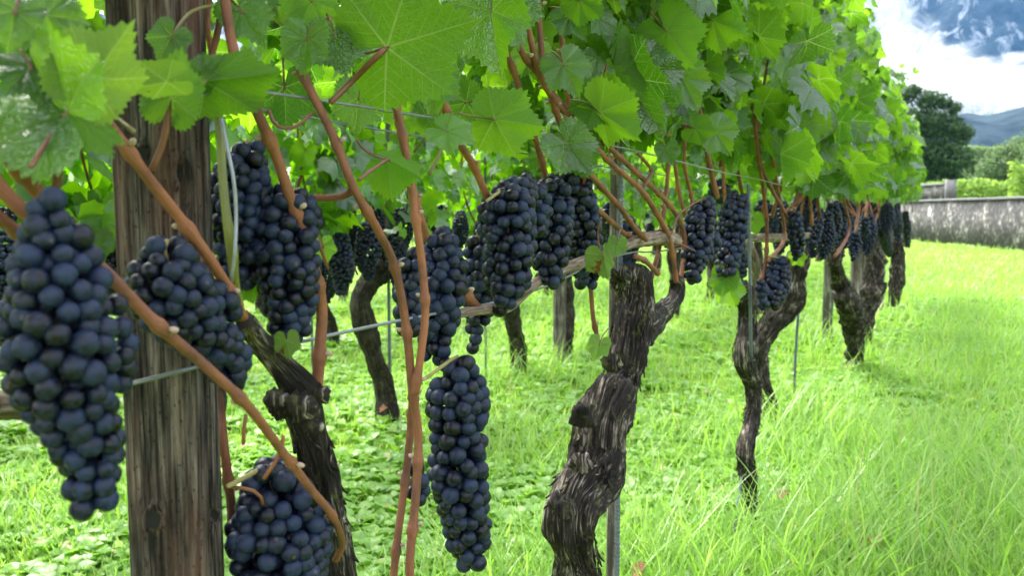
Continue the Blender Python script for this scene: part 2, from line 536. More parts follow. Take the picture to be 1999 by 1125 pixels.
def add_leaves(mb, T, pos, axis, nrm, size, fold=0.12, droop=0.35, wave=0.08, bulge=0.22, g=None, vary=True, wid=1.0):
    g = g or rng
    n = len(pos)
    ax = unit(axis)
    nr = nrm - ax * np.sum(nrm * ax, 1, keepdims=True)
    nr = unit(nr)
    sd_ = np.cross(nr, ax)
    X = np.repeat(T['xy'][None, :, 0], n, 0)
    Y = np.repeat(T['xy'][None, :, 1], n, 0)
    rr2 = X * X + Y * Y
    th = np.arctan2(Y, X)
    def rv(c, s):  # per-leaf variation
        return (c + (g.normal(0, s, n) if vary else np.zeros(n)))[:, None]
    f = rv(fold, 0.24); dr = rv(droop, 0.32); wv = rv(wave, 0.06)
    bl = rv(bulge, 0.06)
    ph = g.uniform(0, 6.28, n)[:, None]; k2 = g.uniform(0, 6.28, n)[:, None]
    Z = f * np.abs(Y) - dr * rr2 * 0.6 + wv * rr2 * np.sin(3 * th + ph) + 0.6 * wv * rr2 * np.sin(7 * th + k2) + bl * np.repeat(T['vd'][None], n, 0)
    skew = rv(0.0, 0.10)
    Y = Y * wid
    Y = Y * (1 + (g.normal(0, 0.10, n)[:, None] if vary else 0)) + skew * X
    s = np.asarray(size)[:, None]
    V = pos[:, None] + (s * X)[..., None] * ax[:, None] + (s * Y)[..., None] * sd_[:, None] + (s * Z)[..., None] * nr[:, None]
    nv = V.shape[1]
    o = (np.arange(n) * nv)[:, None, None]
    q = (T['q'][None] + o).reshape(-1, 4)
    t = (T['t'][None] + o).reshape(-1, 3)
    uq = np.repeat(T['uq'][None], n, 0).reshape(-1, 4, 2)
    ut = np.repeat(T['ut'][None], n, 0).reshape(-1, 3, 2)
    mb.add(V.reshape(-1, 3), q, t, uq, ut)

# ------------------------------------------------------------------ canes (shoots)
def cane_disp(spacing, ph):
    def f(th, al, C):
        x = ((al + ph) / spacing) % 1.0
        d = np.minimum(x, 1 - x) * spacing
        return 1 + 0.45 * np.exp(-(d / 0.0042) ** 2) + 0.03 * np.sin(th * 3 + al * 40)
    return f

def add_cane(parent, pts, r0, r1=None, mat=None, spacing=None, seg=10, name='cane', step=0.004, buds=True):
    pts = np.asarray(pts, dtype=float)
    r1 = r0 if r1 is None else r1
    spacing = spacing or random.uniform(0.055, 0.085)
    ph = random.uniform(0, spacing)
    mb = MB()
    rad = np.linspace(r0, r1, len(pts)) * 0.80
    C = tube(mb, pts, rad, seg=seg, disp=cane_disp(spacing, ph), step=step)
    o = mb.build(name, mat or M['cane'], parent)
    if buds:
        al = np.concatenate([[0], np.cumsum(np.linalg.norm(np.diff(C, axis=0), axis=1))])
        sv, sq, st = sphere_arrays(8, 6)
        k = 0
        x = spacing - ph
        while x < al[-1] - 0.004:
            i = int(np.clip(np.searchsorted(al, x), 1, len(C) - 1))
            d = unit(C[i] - C[i - 1])
            side = unit(np.cross(d, np.array([0.3, 1.0, 0.2]))) * (1 if k % 2 else -1)
            side = unit(side + 0.35 * d)
            rr = r0 * 0.42
            a1 = unit(np.cross(side, d)); a2 = np.cross(side, a1)
            v = C[i] + side * r0 * 1.35 + rr * (sv[:, :1] * a1 + sv[:, 1:2] * a2 + 1.5 * sv[:, 2:3] * side)
            b = MB().add(v, sq, st).build('bud', M['bud'], o)
            x += spacing; k += 1
    return o

def thin(parent, pts, r, mat, name, seg=7, step=0.006):
    mb = MB()
    tube(mb, pts, r, seg=seg, step=step)
    return mb.build(name, mat, parent)

# ------------------------------------------------------------------ trunks
def bark_disp(seed, amp=1.0):
    def f(th, al, C):
        p = np.stack([np.cos(th) * 2.6 + seed, np.sin(th) * 2.6, al * 9], -1)
        p2 = np.stack([np.cos(th) * 9 + seed, np.sin(th) * 9 + 4, al * 16], -1)
        p3 = np.stack([np.cos(th) * 1.2 + seed, np.sin(th) * 1.2, al * 26], -1)
        rid = 1 - np.abs(fbm(p2, 3))
        p4 = np.stack([np.cos(th) * 16 + seed, np.sin(th) * 16 + 4, al * 22 + 3 * np.cos(th)], -1)
        return 1 + amp * (0.23 * fbm(p, 3) + 0.20 * (rid - 0.6) + 0.15 * noise(p3) + 0.13 * (0.5 - np.abs(fbm(p4, 3))))
    return f

def add_trunk(parent, pts, rads, mat, seed, seg=56, step=0.004, knobs=(), amp=1.0, name='trunk'):
    mb = MB()
    tube(mb, pts, rads, seg=seg, step=step, disp=bark_disp(seed, amp))
    if seg > 44: bark_strips(mb, np.asarray(pts), rads, int(3.2 * seg), int(seed))
    sv, sq, st = sphere_arrays(20, 14)
    for (c, r) in knobs:
        c = np.asarray(c)
        d = 1 + 0.35 * fbm(sv * 1.8 + seed + c * 9, 3) + 0.15 * fbm(sv * 6 + seed, 2)
        mb.add(c + sv * (r * d)[:, None], sq, st, np.tile((sv[sq][..., :2] * r), 1), sv[st][..., :2] * r)
    return mb.build(name, mat, parent)

def bark_strips(mb, pts, rads, n, seed, lmin=0.012, lmax=0.045):
    g = np.random.default_rng(seed)
    C = catmull(np.hstack([pts, np.asarray(rads)[:, None]]), 200)
    for _ in range(n):
        i = int(g.integers(8, 190))
        c, r = C[i, :3], C[i, 3]
        T = unit(C[min(i + 2, 199), :3] - C[i - 2, :3])
        o = g.normal(0, 1, 3); o = unit(o - T * (o @ T)); sd_ = np.cross(T, o)
        L = g.uniform(lmin, lmax); w_ = g.uniform(0.0012, 0.0035)
        Td = unit(T + sd_ * g.normal(0, 0.25))
        lift = g.uniform(0.10, 0.35)
        m = 7
        f = np.linspace(-0.5, 0.5, m)
        base = c + o * r * g.uniform(0.98, 1.12)
        curl = lift * L * (np.abs(f) ** 2) * (f > 0) * 2
        ctr = base + Td * (f * L)[:, None] + o * curl[:, None] + sd_ * (0.002 * np.sin(f * 7 + g.uniform(0, 6)))[:, None]
        ww = w_ * (1 - (2 * np.abs(f)) ** 2.5 * 0.8)
        A = ctr - sd_ * ww[:, None]; B = ctr + sd_ * ww[:, None]
        th = o * 0.0008
        V = np.stack([A - th, B - th, B + th, A + th], 1).reshape(-1, 3)
        q, uq = [], []
        for k in range(m - 1):
            for e in range(4):
                q.append([4 * k + e, 4 * k + (e + 1) % 4, 4 * k + 4 + (e + 1) % 4, 4 * k + 4 + e])
                u0 = g.uniform(0, 1); uq.append([(u0, f[k] * L), (u0 + w_, f[k] * L), (u0 + w_, f[k + 1] * L), (u0, f[k + 1] * L)])
        q += [[0, 3, 2, 1], [4 * m - 4, 4 * m - 3, 4 * m - 2, 4 * m - 1]]; uq += [[(0, 0)] * 4] * 2
        mb.add(V, q, None, uq)

def px_trunk(spec, d=0.0, y=None):
    pts, rads = [], []
    for (px, py, hw) in spec:
        p = P(px, py, d) if y is None else PZ(px, py, y)
        pts.append(p)
        rads.append(hw * p[1] / FPX)
    return np.array(pts), np.array(rads)

def to_ground(pts, rads, flare=1.25):
    p = pts[-1].copy(); p[2] = -0.04
    m = (pts[-1] + p) / 2; m[0] += 0.008
    return np.vstack([pts, m, p]), np.concatenate([rads, [rads[-1] * 1.05, rads[-1] * flare]])

VINES = {}
def vine(key, base, label, group='old vines of the front row'):
    o = empty('grapevine', tuple(base), label, 'grapevine', group)
    VINES[key] = o
    return o

# --- front row: vine beyond the left edge, only its arms and canes show
v = vine('left', rowpt(0.17), 'grapevine at the left edge whose orange canes run in beside the biggest bunch')
tp = np.array([rowpt(0.17, 0, -0.04), rowpt(0.18, 0.01, 0.3), rowpt(0.165, -0.01, 0.6), rowpt(0.175, 0, 0.70)])
add_trunk(v, tp, [0.036, 0.03, 0.028, 0.03], M['bark'], 3.3, seg=32, step=0.008)
arm = [rowpt(0.175, 0, 0.70), P(-60, 800, -0.03), P(10, 790, -0.03), P(65, 792, -0.03), P(150, 760, -0.04), P(250, 715, -0.045), P(315, 690, -0.06)]
mb = MB(); tube(mb, arm, [0.012, 0.009, 0.0075, 0.007, 0.006, 0.0065, 0.004], seg=20, step=0.004, disp=bark_disp(5.0, 0.8))
mb.build('arm', M['bark_grey'], v)
add_cane(v, [P(-120, 150, 0.03), P(-40, 235, 0.035), P(0, 283, 0.035), P(50, 345, 0.03), P(95, 400, 0.02)], 0.0048)
add_cane(v, [P(-100, 260, 0.045), P(-30, 330, 0.05), P(0, 365, 0.05), P(60, 425, 0.05), P(125, 470, 0.04), P(205, 530, 0.055), P(300, 628, 0.06), P(400, 715, 0.06), P(485, 795, 0.06), P(550, 880, 0.055), P(610, 960, 0.05), P(650, 1010, 0.045), P(668, 1062, 0.03), P(655, 1095, 0.02)], 0.0046, 0.0032)
add_cane(v, [P(-100, 350, 0.03), P(0, 425, 0.03), P(40, 460, 0.02)], 0.0036)

# --- vine whose head stands right of the post
pts, rads = px_trunk([(588, 758, 24), (592, 800, 40), (606, 850, 36), (622, 920, 37), (640, 1010, 37), (652, 1080, 38), (662, 1180, 42), (668, 1300, 42)])
rads = rads * 0.86
pts, rads = to_ground(pts, rads)
v = vine('v0', (pts[-1][0], pts[-1][1], 0), 'dark gnarled grapevine just right of the weathered post, head pruned to knobs')
add_trunk(v, pts, rads, M['bark'], 11.0, seg=64, step=0.003,
          knobs=[(P(585, 795, 0.022), 0.010), (P(540, 782, 0.01), 0.0075), (P(612, 835, 0.022), 0.006), (P(548, 800, 0.008), 0.007), (P(618, 770, 0.01), 0.008)])
mb = MB(); tube(mb, [P(600, 790, 0.0), P(575, 745, 0.0), P(535, 700, 0.0), P(500, 660, 0.0), P(478, 625, 0.012)], [0.013, 0.012, 0.0085, 0.0075, 0.006], seg=32, step=0.003, disp=bark_disp(7.0, 0.9))
mb.build('arm', M['bark'], v)
add_cane(v, [P(475, 620, 0.02), P(440, 555, 0.03), P(400, 492, 0.035), P(350, 425, 0.035), P(295, 355, 0.035), P(262, 310, 0.035), P(222, 255, 0.03), P(180, 190, 0.02), P(150, 120, 0.0)], 0.0045, 0.0035)
add_cane(v, [P(618, 775, 0.005), P(624, 690, 0.01), P(628, 600, 0.012), P(612, 520, 0.015), P(598, 470, 0.012), P(565, 380, 0.012), P(538, 300, 0.012), P(505, 225, 0.012), P(472, 150, 0.01), P(452, 80, 0.005), P(440, 0, 0.0), P(430, -90, -0.01)], 0.0056, 0.004)
add_cane(v, [P(805, 1150, 0.03), P(800, 1100, 0.03), P(813, 950, 0.03), P(816, 850, 0.03), P(805, 760, 0.03), P(793, 640, 0.03), P(770, 520, 0.03), P(738, 450, 0.03), P(690, 365, 0.028), P(650, 265, 0.02), P(608, 180, 0.01), P(590, 140, 0.0), P(570, 60, -0.01), P(565, -60, -0.02)], 0.0048, 0.0038)
add_cane(v, [P(810, 770, 0.035), P(822, 690, 0.04), P(830, 610, 0.042), P(824, 520, 0.04), P(815, 450, 0.04), P(800, 345, 0.035), P(785, 260, 0.03), P(768, 190, 0.025), P(755, 115, 0.02), P(748, 60, 0.01), P(740, -60, 0.0)], 0.0042, 0.0038)
add_cane(v, [P(764, 1180, 0.01), P(775, 1060, 0.012), P(792, 930, 0.012), P(803, 820, 0.016), P(806, 765, 0.022)], 0.0042)
add_cane(v, [P(420, 740, -0.045), P(430, 800, -0.04), P(436, 860, -0.03), P(446, 940, -0.03), P(452, 1000, -0.03), P(450, 1080, -0.03)], 0.0042)
add_cane(v, [P(835, 470, -0.02), P(815, 400, -0.02), P(790, 300, -0.03), P(776, 200, -0.035), P(785, 110, -0.04), P(795, 0, -0.05)], 0.0042)
add_cane(v, [P(416, 120, -0.04), P(405, 40, -0.04), P(415, -60, -0.05)], 0.0026)
add_cane(v, [P(400, 150, -0.02), P(425, 60, -0.02), P(440, -40, -0.02)], 0.0030)
thin(v, [P(614, 385, -0.01), P(650, 386, 0.0), P(680, 378, 0.018), P(690, 362, 0.024)], 0.0030, M['cane'], 'side_shoot')
thin(v, [P(700, 352, 0.03), P(728, 330, 0.03), P(757, 311, 0.03)], 0.0013, M['petiole_red'], 'petiole')
thin(v, [P(645, 200, 0.02), P(690, 155, 0.03), P(725, 120, 0.05), P(752, 93, 0.06)], 0.0023, M['petiole_red'], 'petiole')
thin(v, [P(130, 228, 0.06), P(122, 280, 0.065), P(112, 340, 0.06), P(106, 395, 0.05)], 0.0023, M['petiole_red'], 'petiole')
thin(v, [P(334, 190, 0.045), P(326, 240, 0.045), P(316, 285, 0.04), P(296, 332, 0.035)], 0.0019, M['petiole_red'], 'petiole')
thin(v, [P(418, 170, 0.02), P(428, 240, 0.02), P(434, 340, 0.025), P(442, 420, 0.028), P(452, 480, 0.028), P(458, 545, 0.02), P(470, 600, 0.01)], [0.0024, 0.0026, 0.0028, 0.003, 0.0038, 0.0028, 0.0024], M['green_stem'], 'green_shoot', seg=10)
thin(v, [P(525, 215, 0.02), P(540, 245, 0.025), P(575, 248, 0.02), P(610, 220, 0.015)], 0.0013, M['petiole_red'], 'tendril')
thin(v, [P(440, 950, 0.0), P(480, 955, 0.02), P(505, 965, 0.025), P(513, 985, 0.022)], 0.0012, M['cane'], 'tendril')
thin(v, [P(553, 852, 0.055), P(545, 890, 0.05), P(515, 935, 0.04)], 0.0013, M['cane'], 'tendril')
thin(v, [P(480, 810, 0.06), P(476, 840, 0.058), P(475, 868, 0.055)], 0.0012, M['cane'], 'tendril')
thin(v, [P(620, 470, 0.0), P(632, 500, 0.0), P(640, 525, 0.0)], 0.0014, M['cane'], 'tendril')

# --- the thick vine in the middle
pts, rads = px_trunk([(1246, 520, 11), (1243, 533, 22), (1240, 550, 29), (1240, 590, 32), (1230, 640, 33), (1222, 695, 36), (1212, 745, 33), (1186, 795, 50), (1172, 840, 47), (1168, 885, 48), (1152, 935, 54), (1118, 985, 46), (1112, 1035, 42), (1126, 1085, 38), (1138, 1170, 42), (1150, 1300, 46)])
pts, rads = to_ground(pts, rads)
v = vine('v1', (pts[-1][0], pts[-1][1], 0), 'thickest twisted grapevine trunk with peeling bark and a black tie round it')
tr = add_trunk(v, pts, rads, M['bark'], 23.0, seg=88, step=0.003, amp=1.15,
          knobs=[(P(1212, 552, 0.008), 0.013), (P(1256, 548, 0.008), 0.012), (P(1230, 538, 0.012), 0.011), (P(1142, 812, 0.008), 0.017), (P(1196, 915, 0.012), 0.017), (P(1098, 990, 0.006), 0.016), (P(1194, 708, 0.014), 0.013), (P(1222, 808, 0.004), 0.013), (P(1135, 905, 0.008), 0.014)])
gs = np.random.default_rng(3)
for (px, py, d, dx, dy, r) in ((1207, 556, .006, -14, -26, .006), (1224, 548, .016, -6, -26, .0055), (1246, 545, .012, 5, -24, .006), (1260, 552, .004, 10, -18, .005), (1144, 808, .006, -14, -12, .006)):
    mb = MB()
    a_ = P(px, py, d); b_ = P(px + dx * .5 + gs.normal(0, 3), py + dy * .5, d + .002); c_ = P(px + dx, py + dy, d + .001)
    tube(mb, [a_, b_, c_], [r * 1.25, r, r * .85], seg=18, step=0.0015, disp=bark_disp(px * .1, 1.2))
    mb.build('spur', M['bark'], tr)
tie = MB()
for k in range(2):
    c0 = P(1229, 672 + 5 * k, 0.0)
    rr = 0.030
    th = np.linspace(0, 2 * np.pi, 40)
    ring = np.stack([c0[0] + rr * np.cos(th), c0[1] + rr * np.sin(th), c0[2] + 0.003 * np.cos(th) + 0.002 * k], -1)
    tube(tie, ring, 0.0016, n=60, seg=8, cap=False)
tie.build('tie', M['tie'], tr)
arm = MB(); tube(arm, [P(1248, 650, 0.0), P(1285, 615, 0.0), P(1312, 590, 0.0), P(1322, 560, 0.0), P(1316, 545, 0.0)], [0.024, 0.017, 0.014, 0.012, 0.009], seg=36, step=0.003, disp=bark_disp(31, 1.1))
arm.build('arm', M['bark'], v)
arm = MB(); tube(arm, [P(1318, 468, 0.0), P(1285, 464, 0.0), P(1235, 474, 0.0), P(1190, 492, 0.0), P(1140, 510, 0.0), P(1098, 525, 0.0), P(1068, 540, 0.0), P(1030, 565, 0.0), P(990, 600, 0.0), P(945, 606, 0.005), P(900, 612, 0.005), P(860, 622, -0.005)], [0.012, 0.0125, 0.0085, 0.0075, 0.0073, 0.0072, 0.0062, 0.006, 0.0055, 0.0048, 0.0045, 0.004], seg=24, step=0.003, disp=bark_disp(37, 0.55))
arm.build('arm', M['bark_grey'], v)
CN = [
    ([(1320, 550), (1309, 475), (1288, 427), (1251, 371), (1192, 318), (1120, 240), (1062, 163), (1034, 67), (1020, -40)], 0.012, 0.0058, .0042),
    ([(1326, 560), (1337, 487), (1331, 443), (1304, 397), (1224, 320), (1150, 250), (1098, 205), (1055, 150), (1012, 85), (1000, -30)], 0.004, 0.0056, .0042),
    ([(1262, 468), (1235, 440), (1213, 408), (1167, 357), (1120, 300), (1083, 210), (1060, 120), (1050, 0)], 0.010, 0.0052, .004),
    ([(1245, 468), (1216, 453), (1181, 421), (1147, 389), (1138, 340), (1110, 200), (1095, 60)], -0.004, 0.0046, .004),
    ([(1272, 541), (1285, 493), (1288, 459), (1296, 413), (1304, 328), (1300, 200), (1290, 60)], -0.02, 0.0052, .004),
    ([(1345, 440), (1328, 387), (1317, 320), (1300, 220), (1270, 100)], -0.03, 0.0046, .004),
    ([(1352, 425), (1349, 380), (1336, 318), (1340, 200), (1330, 80)], -0.02, 0.0044, .004),
    ([(1168, 668), (1158, 620), (1153, 560), (1150, 520)], -0.02, 0.0042, .004),
    ([(955, 395), (925, 325), (895, 275), (870, 210), (840, 130), (820, 40), (815, -60)], 0.0, 0.0048, .004),
    ([(930, 600), (905, 570), (890, 545)], 0.0, 0.0066, .006),
    ([(1068, 352), (1052, 295), (1035, 240), (1010, 160), (985, 80), (980, -40)], -0.01, 0.0046, .004),
    ([(1285, 535), (1260, 510), (1240, 500)], 0.005, 0.005, .005),
]
for pl, d, r0, r1 in CN:
    add_cane(v, [P(x, y, d) for x, y in pl], r0, r1, step=0.006)
thin(v, [P(1300, 470, 0.0), P(1335, 480, 0.02), P(1374, 499, 0.03)], [0.0024, 0.0014, 0.0009], M['cane'], 'tendril')
thin(v, [P(1252, 374, 0.012), P(1262, 355, 0.015), P(1272, 335, 0.015), P(1262, 318, 0.012), P(1245, 300, 0.01)], 0.0026, M['cane'], 'side_shoot')
thin(v, [P(1310, 460, 0.01), P(1325, 420, 0.015), P(1350, 400, 0.02), P(1372, 388, 0.02)], 0.0016, M['petiole_red'], 'petiole')
thin(v, [P(1195, 148, 0.04), P(1170, 175, 0.02), P(1120, 205, 0.0)], 0.0022, M['petiole_red'], 'petiole')
thin(v, [P(965, 232, 0.05), P(950, 255, 0.03), P(935, 280, 0.01)], 0.0016, M['petiole'], 'petiole')
thin(v, [P(1100, 125, 0.04), P(1085, 150, 0.02), P(1065, 160, 0.01)], 0.0015, M['petiole'], 'petiole')
thin(v, [P(870, 265, 0.02), P(858, 300, 0.02), P(838, 340, 0.02)], 0.0016, M['petiole'], 'petiole')

# --- slim vine, then the bent one behind it, then the far ones
pts, rads = px_trunk([(1447, 566, 24), (1460, 610, 20), (1456, 660, 21), (1452, 700, 22), (1470, 750, 18), (1468, 815, 17), (1455, 885, 19), (1462, 945, 17), (1462, 1000, 16), (1455, 1060, 14), (1450, 1092, 13)])
v = vine('v2', (pts[-1][0], pts[-1][1], 0), 'slim upright grapevine trunk tied to a thin rod, second trunk right of the thick twisted one') if False else \
    vine('v2', (pts[-1][0], pts[-1][1], 0), 'slim nearly straight grapevine trunk standing in the grass, thinnest of the front row')
p3 = pts[-1].copy(); p3[2] = -0.04
tr = add_trunk(v, np.vstack([pts, p3]), np.append(rads, rads[-1] * 1.1) * 0.86, M['bark'], 41.0, seg=48, step=0.004, amp=0.75, knobs=[(P(1432, 570, 0.0), 0.020), (P(1490, 600, 0.0), 0.015)])
tie = MB()
for (tx, ty, rr) in ((1452, 702, 0.0245), (1466, 847, 0.019)):
    c0 = P(tx, ty, 0.0); th = np.linspace(0, 2 * np.pi, 30)
    tube(tie, np.stack([c0[0] + rr * np.cos(th), c0[1] + rr * np.sin(th), c0[2] + 0 * th], -1), 0.002, n=44, seg=8, cap=False)
tie.build('tie', M['tie'], tr)
thin(v, [P(1478, 610, 0.0), P(1480, 560, 0.0), P(1472, 510, 0.0), P(1458, 468, 0.0)], [0.017, 0.015, 0.013, 0.011], M['bark_grey'], 'arm', seg=16)
mb = MB(); tube(mb, [P(1440, 462, -0.05), P(1500, 465, -0.03), P(1560, 462, -0.02), P(1600, 455, -0.02)], [0.008, 0.012, 0.011, 0.008], seg=16, step=0.01, disp=bark_disp(44, .6)); mb.build('arm', M['bark_grey'], v)
for pl, d in (([(1480, 558), (1494, 520), (1497, 440), (1490, 370), (1480, 300), (1470, 200)], 0.03), ([(1458, 470), (1452, 400), (1440, 330), (1430, 240)], -0.03), ([(1400, 385), (1385, 320), (1370, 240), (1350, 130)], 0.02), ([(1420, 520), (1415, 400), (1405, 300), (1400, 200)], -0.08)):
    add_cane(v, [P(x, y, d) for x, y in pl], 0.0062, 0.005, step=0.01)

pts, rads = px_trunk([(1552, 510, 16), (1550, 545, 22), (1540, 590, 24), (1508, 632, 22), (1484, 668, 20), (1478, 710, 16), (1490, 755, 16), (1503, 795, 15)], y=3.35)
p3 = pts[-1].copy(); p3[2] = -0.04
v = vine('v2b', (p3[0], p3[1], 0), 'grapevine with a sharply bent trunk leaning right behind the slim straight one')
add_trunk(v, np.vstack([pts, p3]), np.append(rads, rads[-1]), M['bark'], 47.0, seg=40, step=0.008, knobs=[(PZ(1548, 520, 3.35), 0.05), (PZ(1560, 500, 3.35), 0.03)])
for pl, d in (([(1585, 440), (1582, 400), (1575, 340), (1560, 260)], 0.05), ([(1555, 470), (1525, 400), (1510, 350), (1500, 250)], 0.0), ([(1545, 420), (1560, 360), (1570, 300)], 0.0), ([(1500, 510), (1530, 470), (1528, 420), (1515, 350), (1500, 260)], 0.04)):
    add_cane(v, [P(x, y, d) for x, y in pl], 0.0062, 0.005, step=0.012, buds=False)

pts, rads = px_trunk([(1624, 465, 9), (1630, 505, 11), (1636, 540, 14), (1650, 580, 20), (1662, 615, 22), (1666, 655, 17), (1669, 700, 16), (1663, 735, 11)])
p3 = pts[-1].copy(); p3[2] = -0.04
v = vine('v3', (p3[0], p3[1], 0), 'mossy swollen grapevine trunk right of the greenish thin post')
add_trunk(v, np.vstack([pts, p3]), np.append(rads, rads[-1]), M['bark'], 53.0, seg=40, step=0.01, knobs=[(P(1628, 500, 0), 0.04), (P(1648, 582, 0.02), 0.042), (P(1670, 598, 0.02), 0.038)])
for pl, d in (([(1630, 500), (1650, 470), (1658, 440), (1650, 400), (1640, 340)], 0.06), ([(1610, 470), (1600, 420), (1595, 370), (1590, 300)], 0.05), ([(1640, 500), (1645, 430), (1652, 380), (1655, 320)], 0.0)):
    add_cane(v, [P(x, y, d) for x, y in pl], 0.008, 0.006, step=0.02, buds=False)

pts, rads = px_trunk([(1703, 455, 10), (1704, 490, 17), (1706, 530, 20), (1698, 575, 26), (1692, 610, 16), (1695, 640, 13), (1692, 668, 10)], y=5.2)
p3 = pts[-1].copy(); p3[2] = -0.04
v = vine('v4', (p3[0], p3[1], 0), 'grapevine with a pale patch on its trunk, next to last of the front row')
add_trunk(v, np.vstack([pts, p3]), np.append(rads, rads[-1]) * 0.8, M['bark'], 59.0, seg=36, step=0.012, knobs=[(PZ(1702, 485, 5.2), 0.045), (PZ(1720, 508, 5.2), 0.035), (PZ(1712, 560, 5.2), 0.05)])
for pl, d in (([(1690, 440), (1692, 400), (1700, 360), (1690, 300)], 0.05), ([(1700, 450), (1712, 420), (1718, 390), (1720, 330)], 0.05), ([(1670, 450), (1676, 400), (1665, 360), (1660, 320)], 0.05)):
    add_cane(v, [P(x, y, d) for x, y in pl], 0.009, 0.007, step=0.02, buds=False)

pts, rads = px_trunk([(1753, 470, 10), (1754, 500, 15), (1752, 535, 17), (1748, 560, 15), (1744, 588, 11)], y=7.2)
p3 = pts[-1].copy(); p3[2] = -0.04
v = vine('v5', (p3[0], p3[1], 0), 'farthest grapevine trunk of the front row, close to the end of its canopy')
add_trunk(v, np.vstack([pts, p3]), np.append(rads, rads[-1]) * 0.8, M['bark'], 61.0, seg=32, step=0.015, knobs=[(PZ(1748, 480, 7.2), 0.07)])
for pl in ([(1735, 440), (1730, 400), (1740, 350)], [(1750, 470), (1755, 420), (1750, 360)]):
    add_cane(v, [P(x, y, 0.05) for x, y in pl], 0.010, 0.008, step=0.03, buds=False)

# ------------------------------------------------------------------ foliage of the front row
FR = [('left', -0.25, 0.55), ('v0', 0.55, 1.02), ('v1', 1.02, 1.9), ('v2', 1.9, 2.9), ('v2b', 2.9, 4.0), ('v3', 4.0, 5.2), ('v4', 5.2, 6.8), ('v5', 6.8, 9.0)]
def canopy_leaves(n, s0, s1, z0, z1, d0, d1, face=0.75, g=rng, row=0.0, size=(0.05, 0.075), zpow=1.0):
    s = g.uniform(s0, s1, n)
    zz = z0 + (z1 - z0) * g.uniform(0, 1, n) ** zpow
    side = np.where(g.uniform(0, 1, n) < 0.62, 1.0, -1.0)
    dd = np.where(side > 0, 1, 1) * (d0 + (d1 - d0) * np.where(side > 0, g.beta(2.4, 1.1, n), g.beta(1.1, 2.4, n)))
    dd = dd * (1 - 0.75 * np.clip((zz - 1.2) / 0.5, 0, 1))
    dd = dd * (1 + 0.42 * noise(np.stack([s * 2.3, zz * 3.1, np.full(n, 5.0)], -1)))
    pos = RT * s[:, None] + RN * (ROFF - row + dd)[:, None] + np.stack([0 * s, 0 * s, zz], -1)
    out = np.where(dd > (d0 + d1) / 2, 1.0, -1.0)[:, None] * RN
    nr = out * face + np.array([0, 0, 1.0]) * g.uniform(0.1, 1.3, n)[:, None] + g.normal(0, 0.55, (n, 3))
    ax = np.array([0, 0, -1.0]) + out * g.uniform(0.0, 0.7, n)[:, None] + g.normal(0, 0.5, (n, 3))
    sz = g.uniform(size[0] * 0.75, size[1] * 1.05, n)
    return pos, ax, nr, sz, s, zz, dd

def vis_px(pos):
    d = pos - np.array([0, 0, H])
    yc = d[:, 1] * CT - d[:, 2] * ST
    zc = d[:, 1] * ST + d[:, 2] * CT
    return 999.5 + FPX * d[:, 0] / yc, 562.5 - FPX * zc / yc, yc

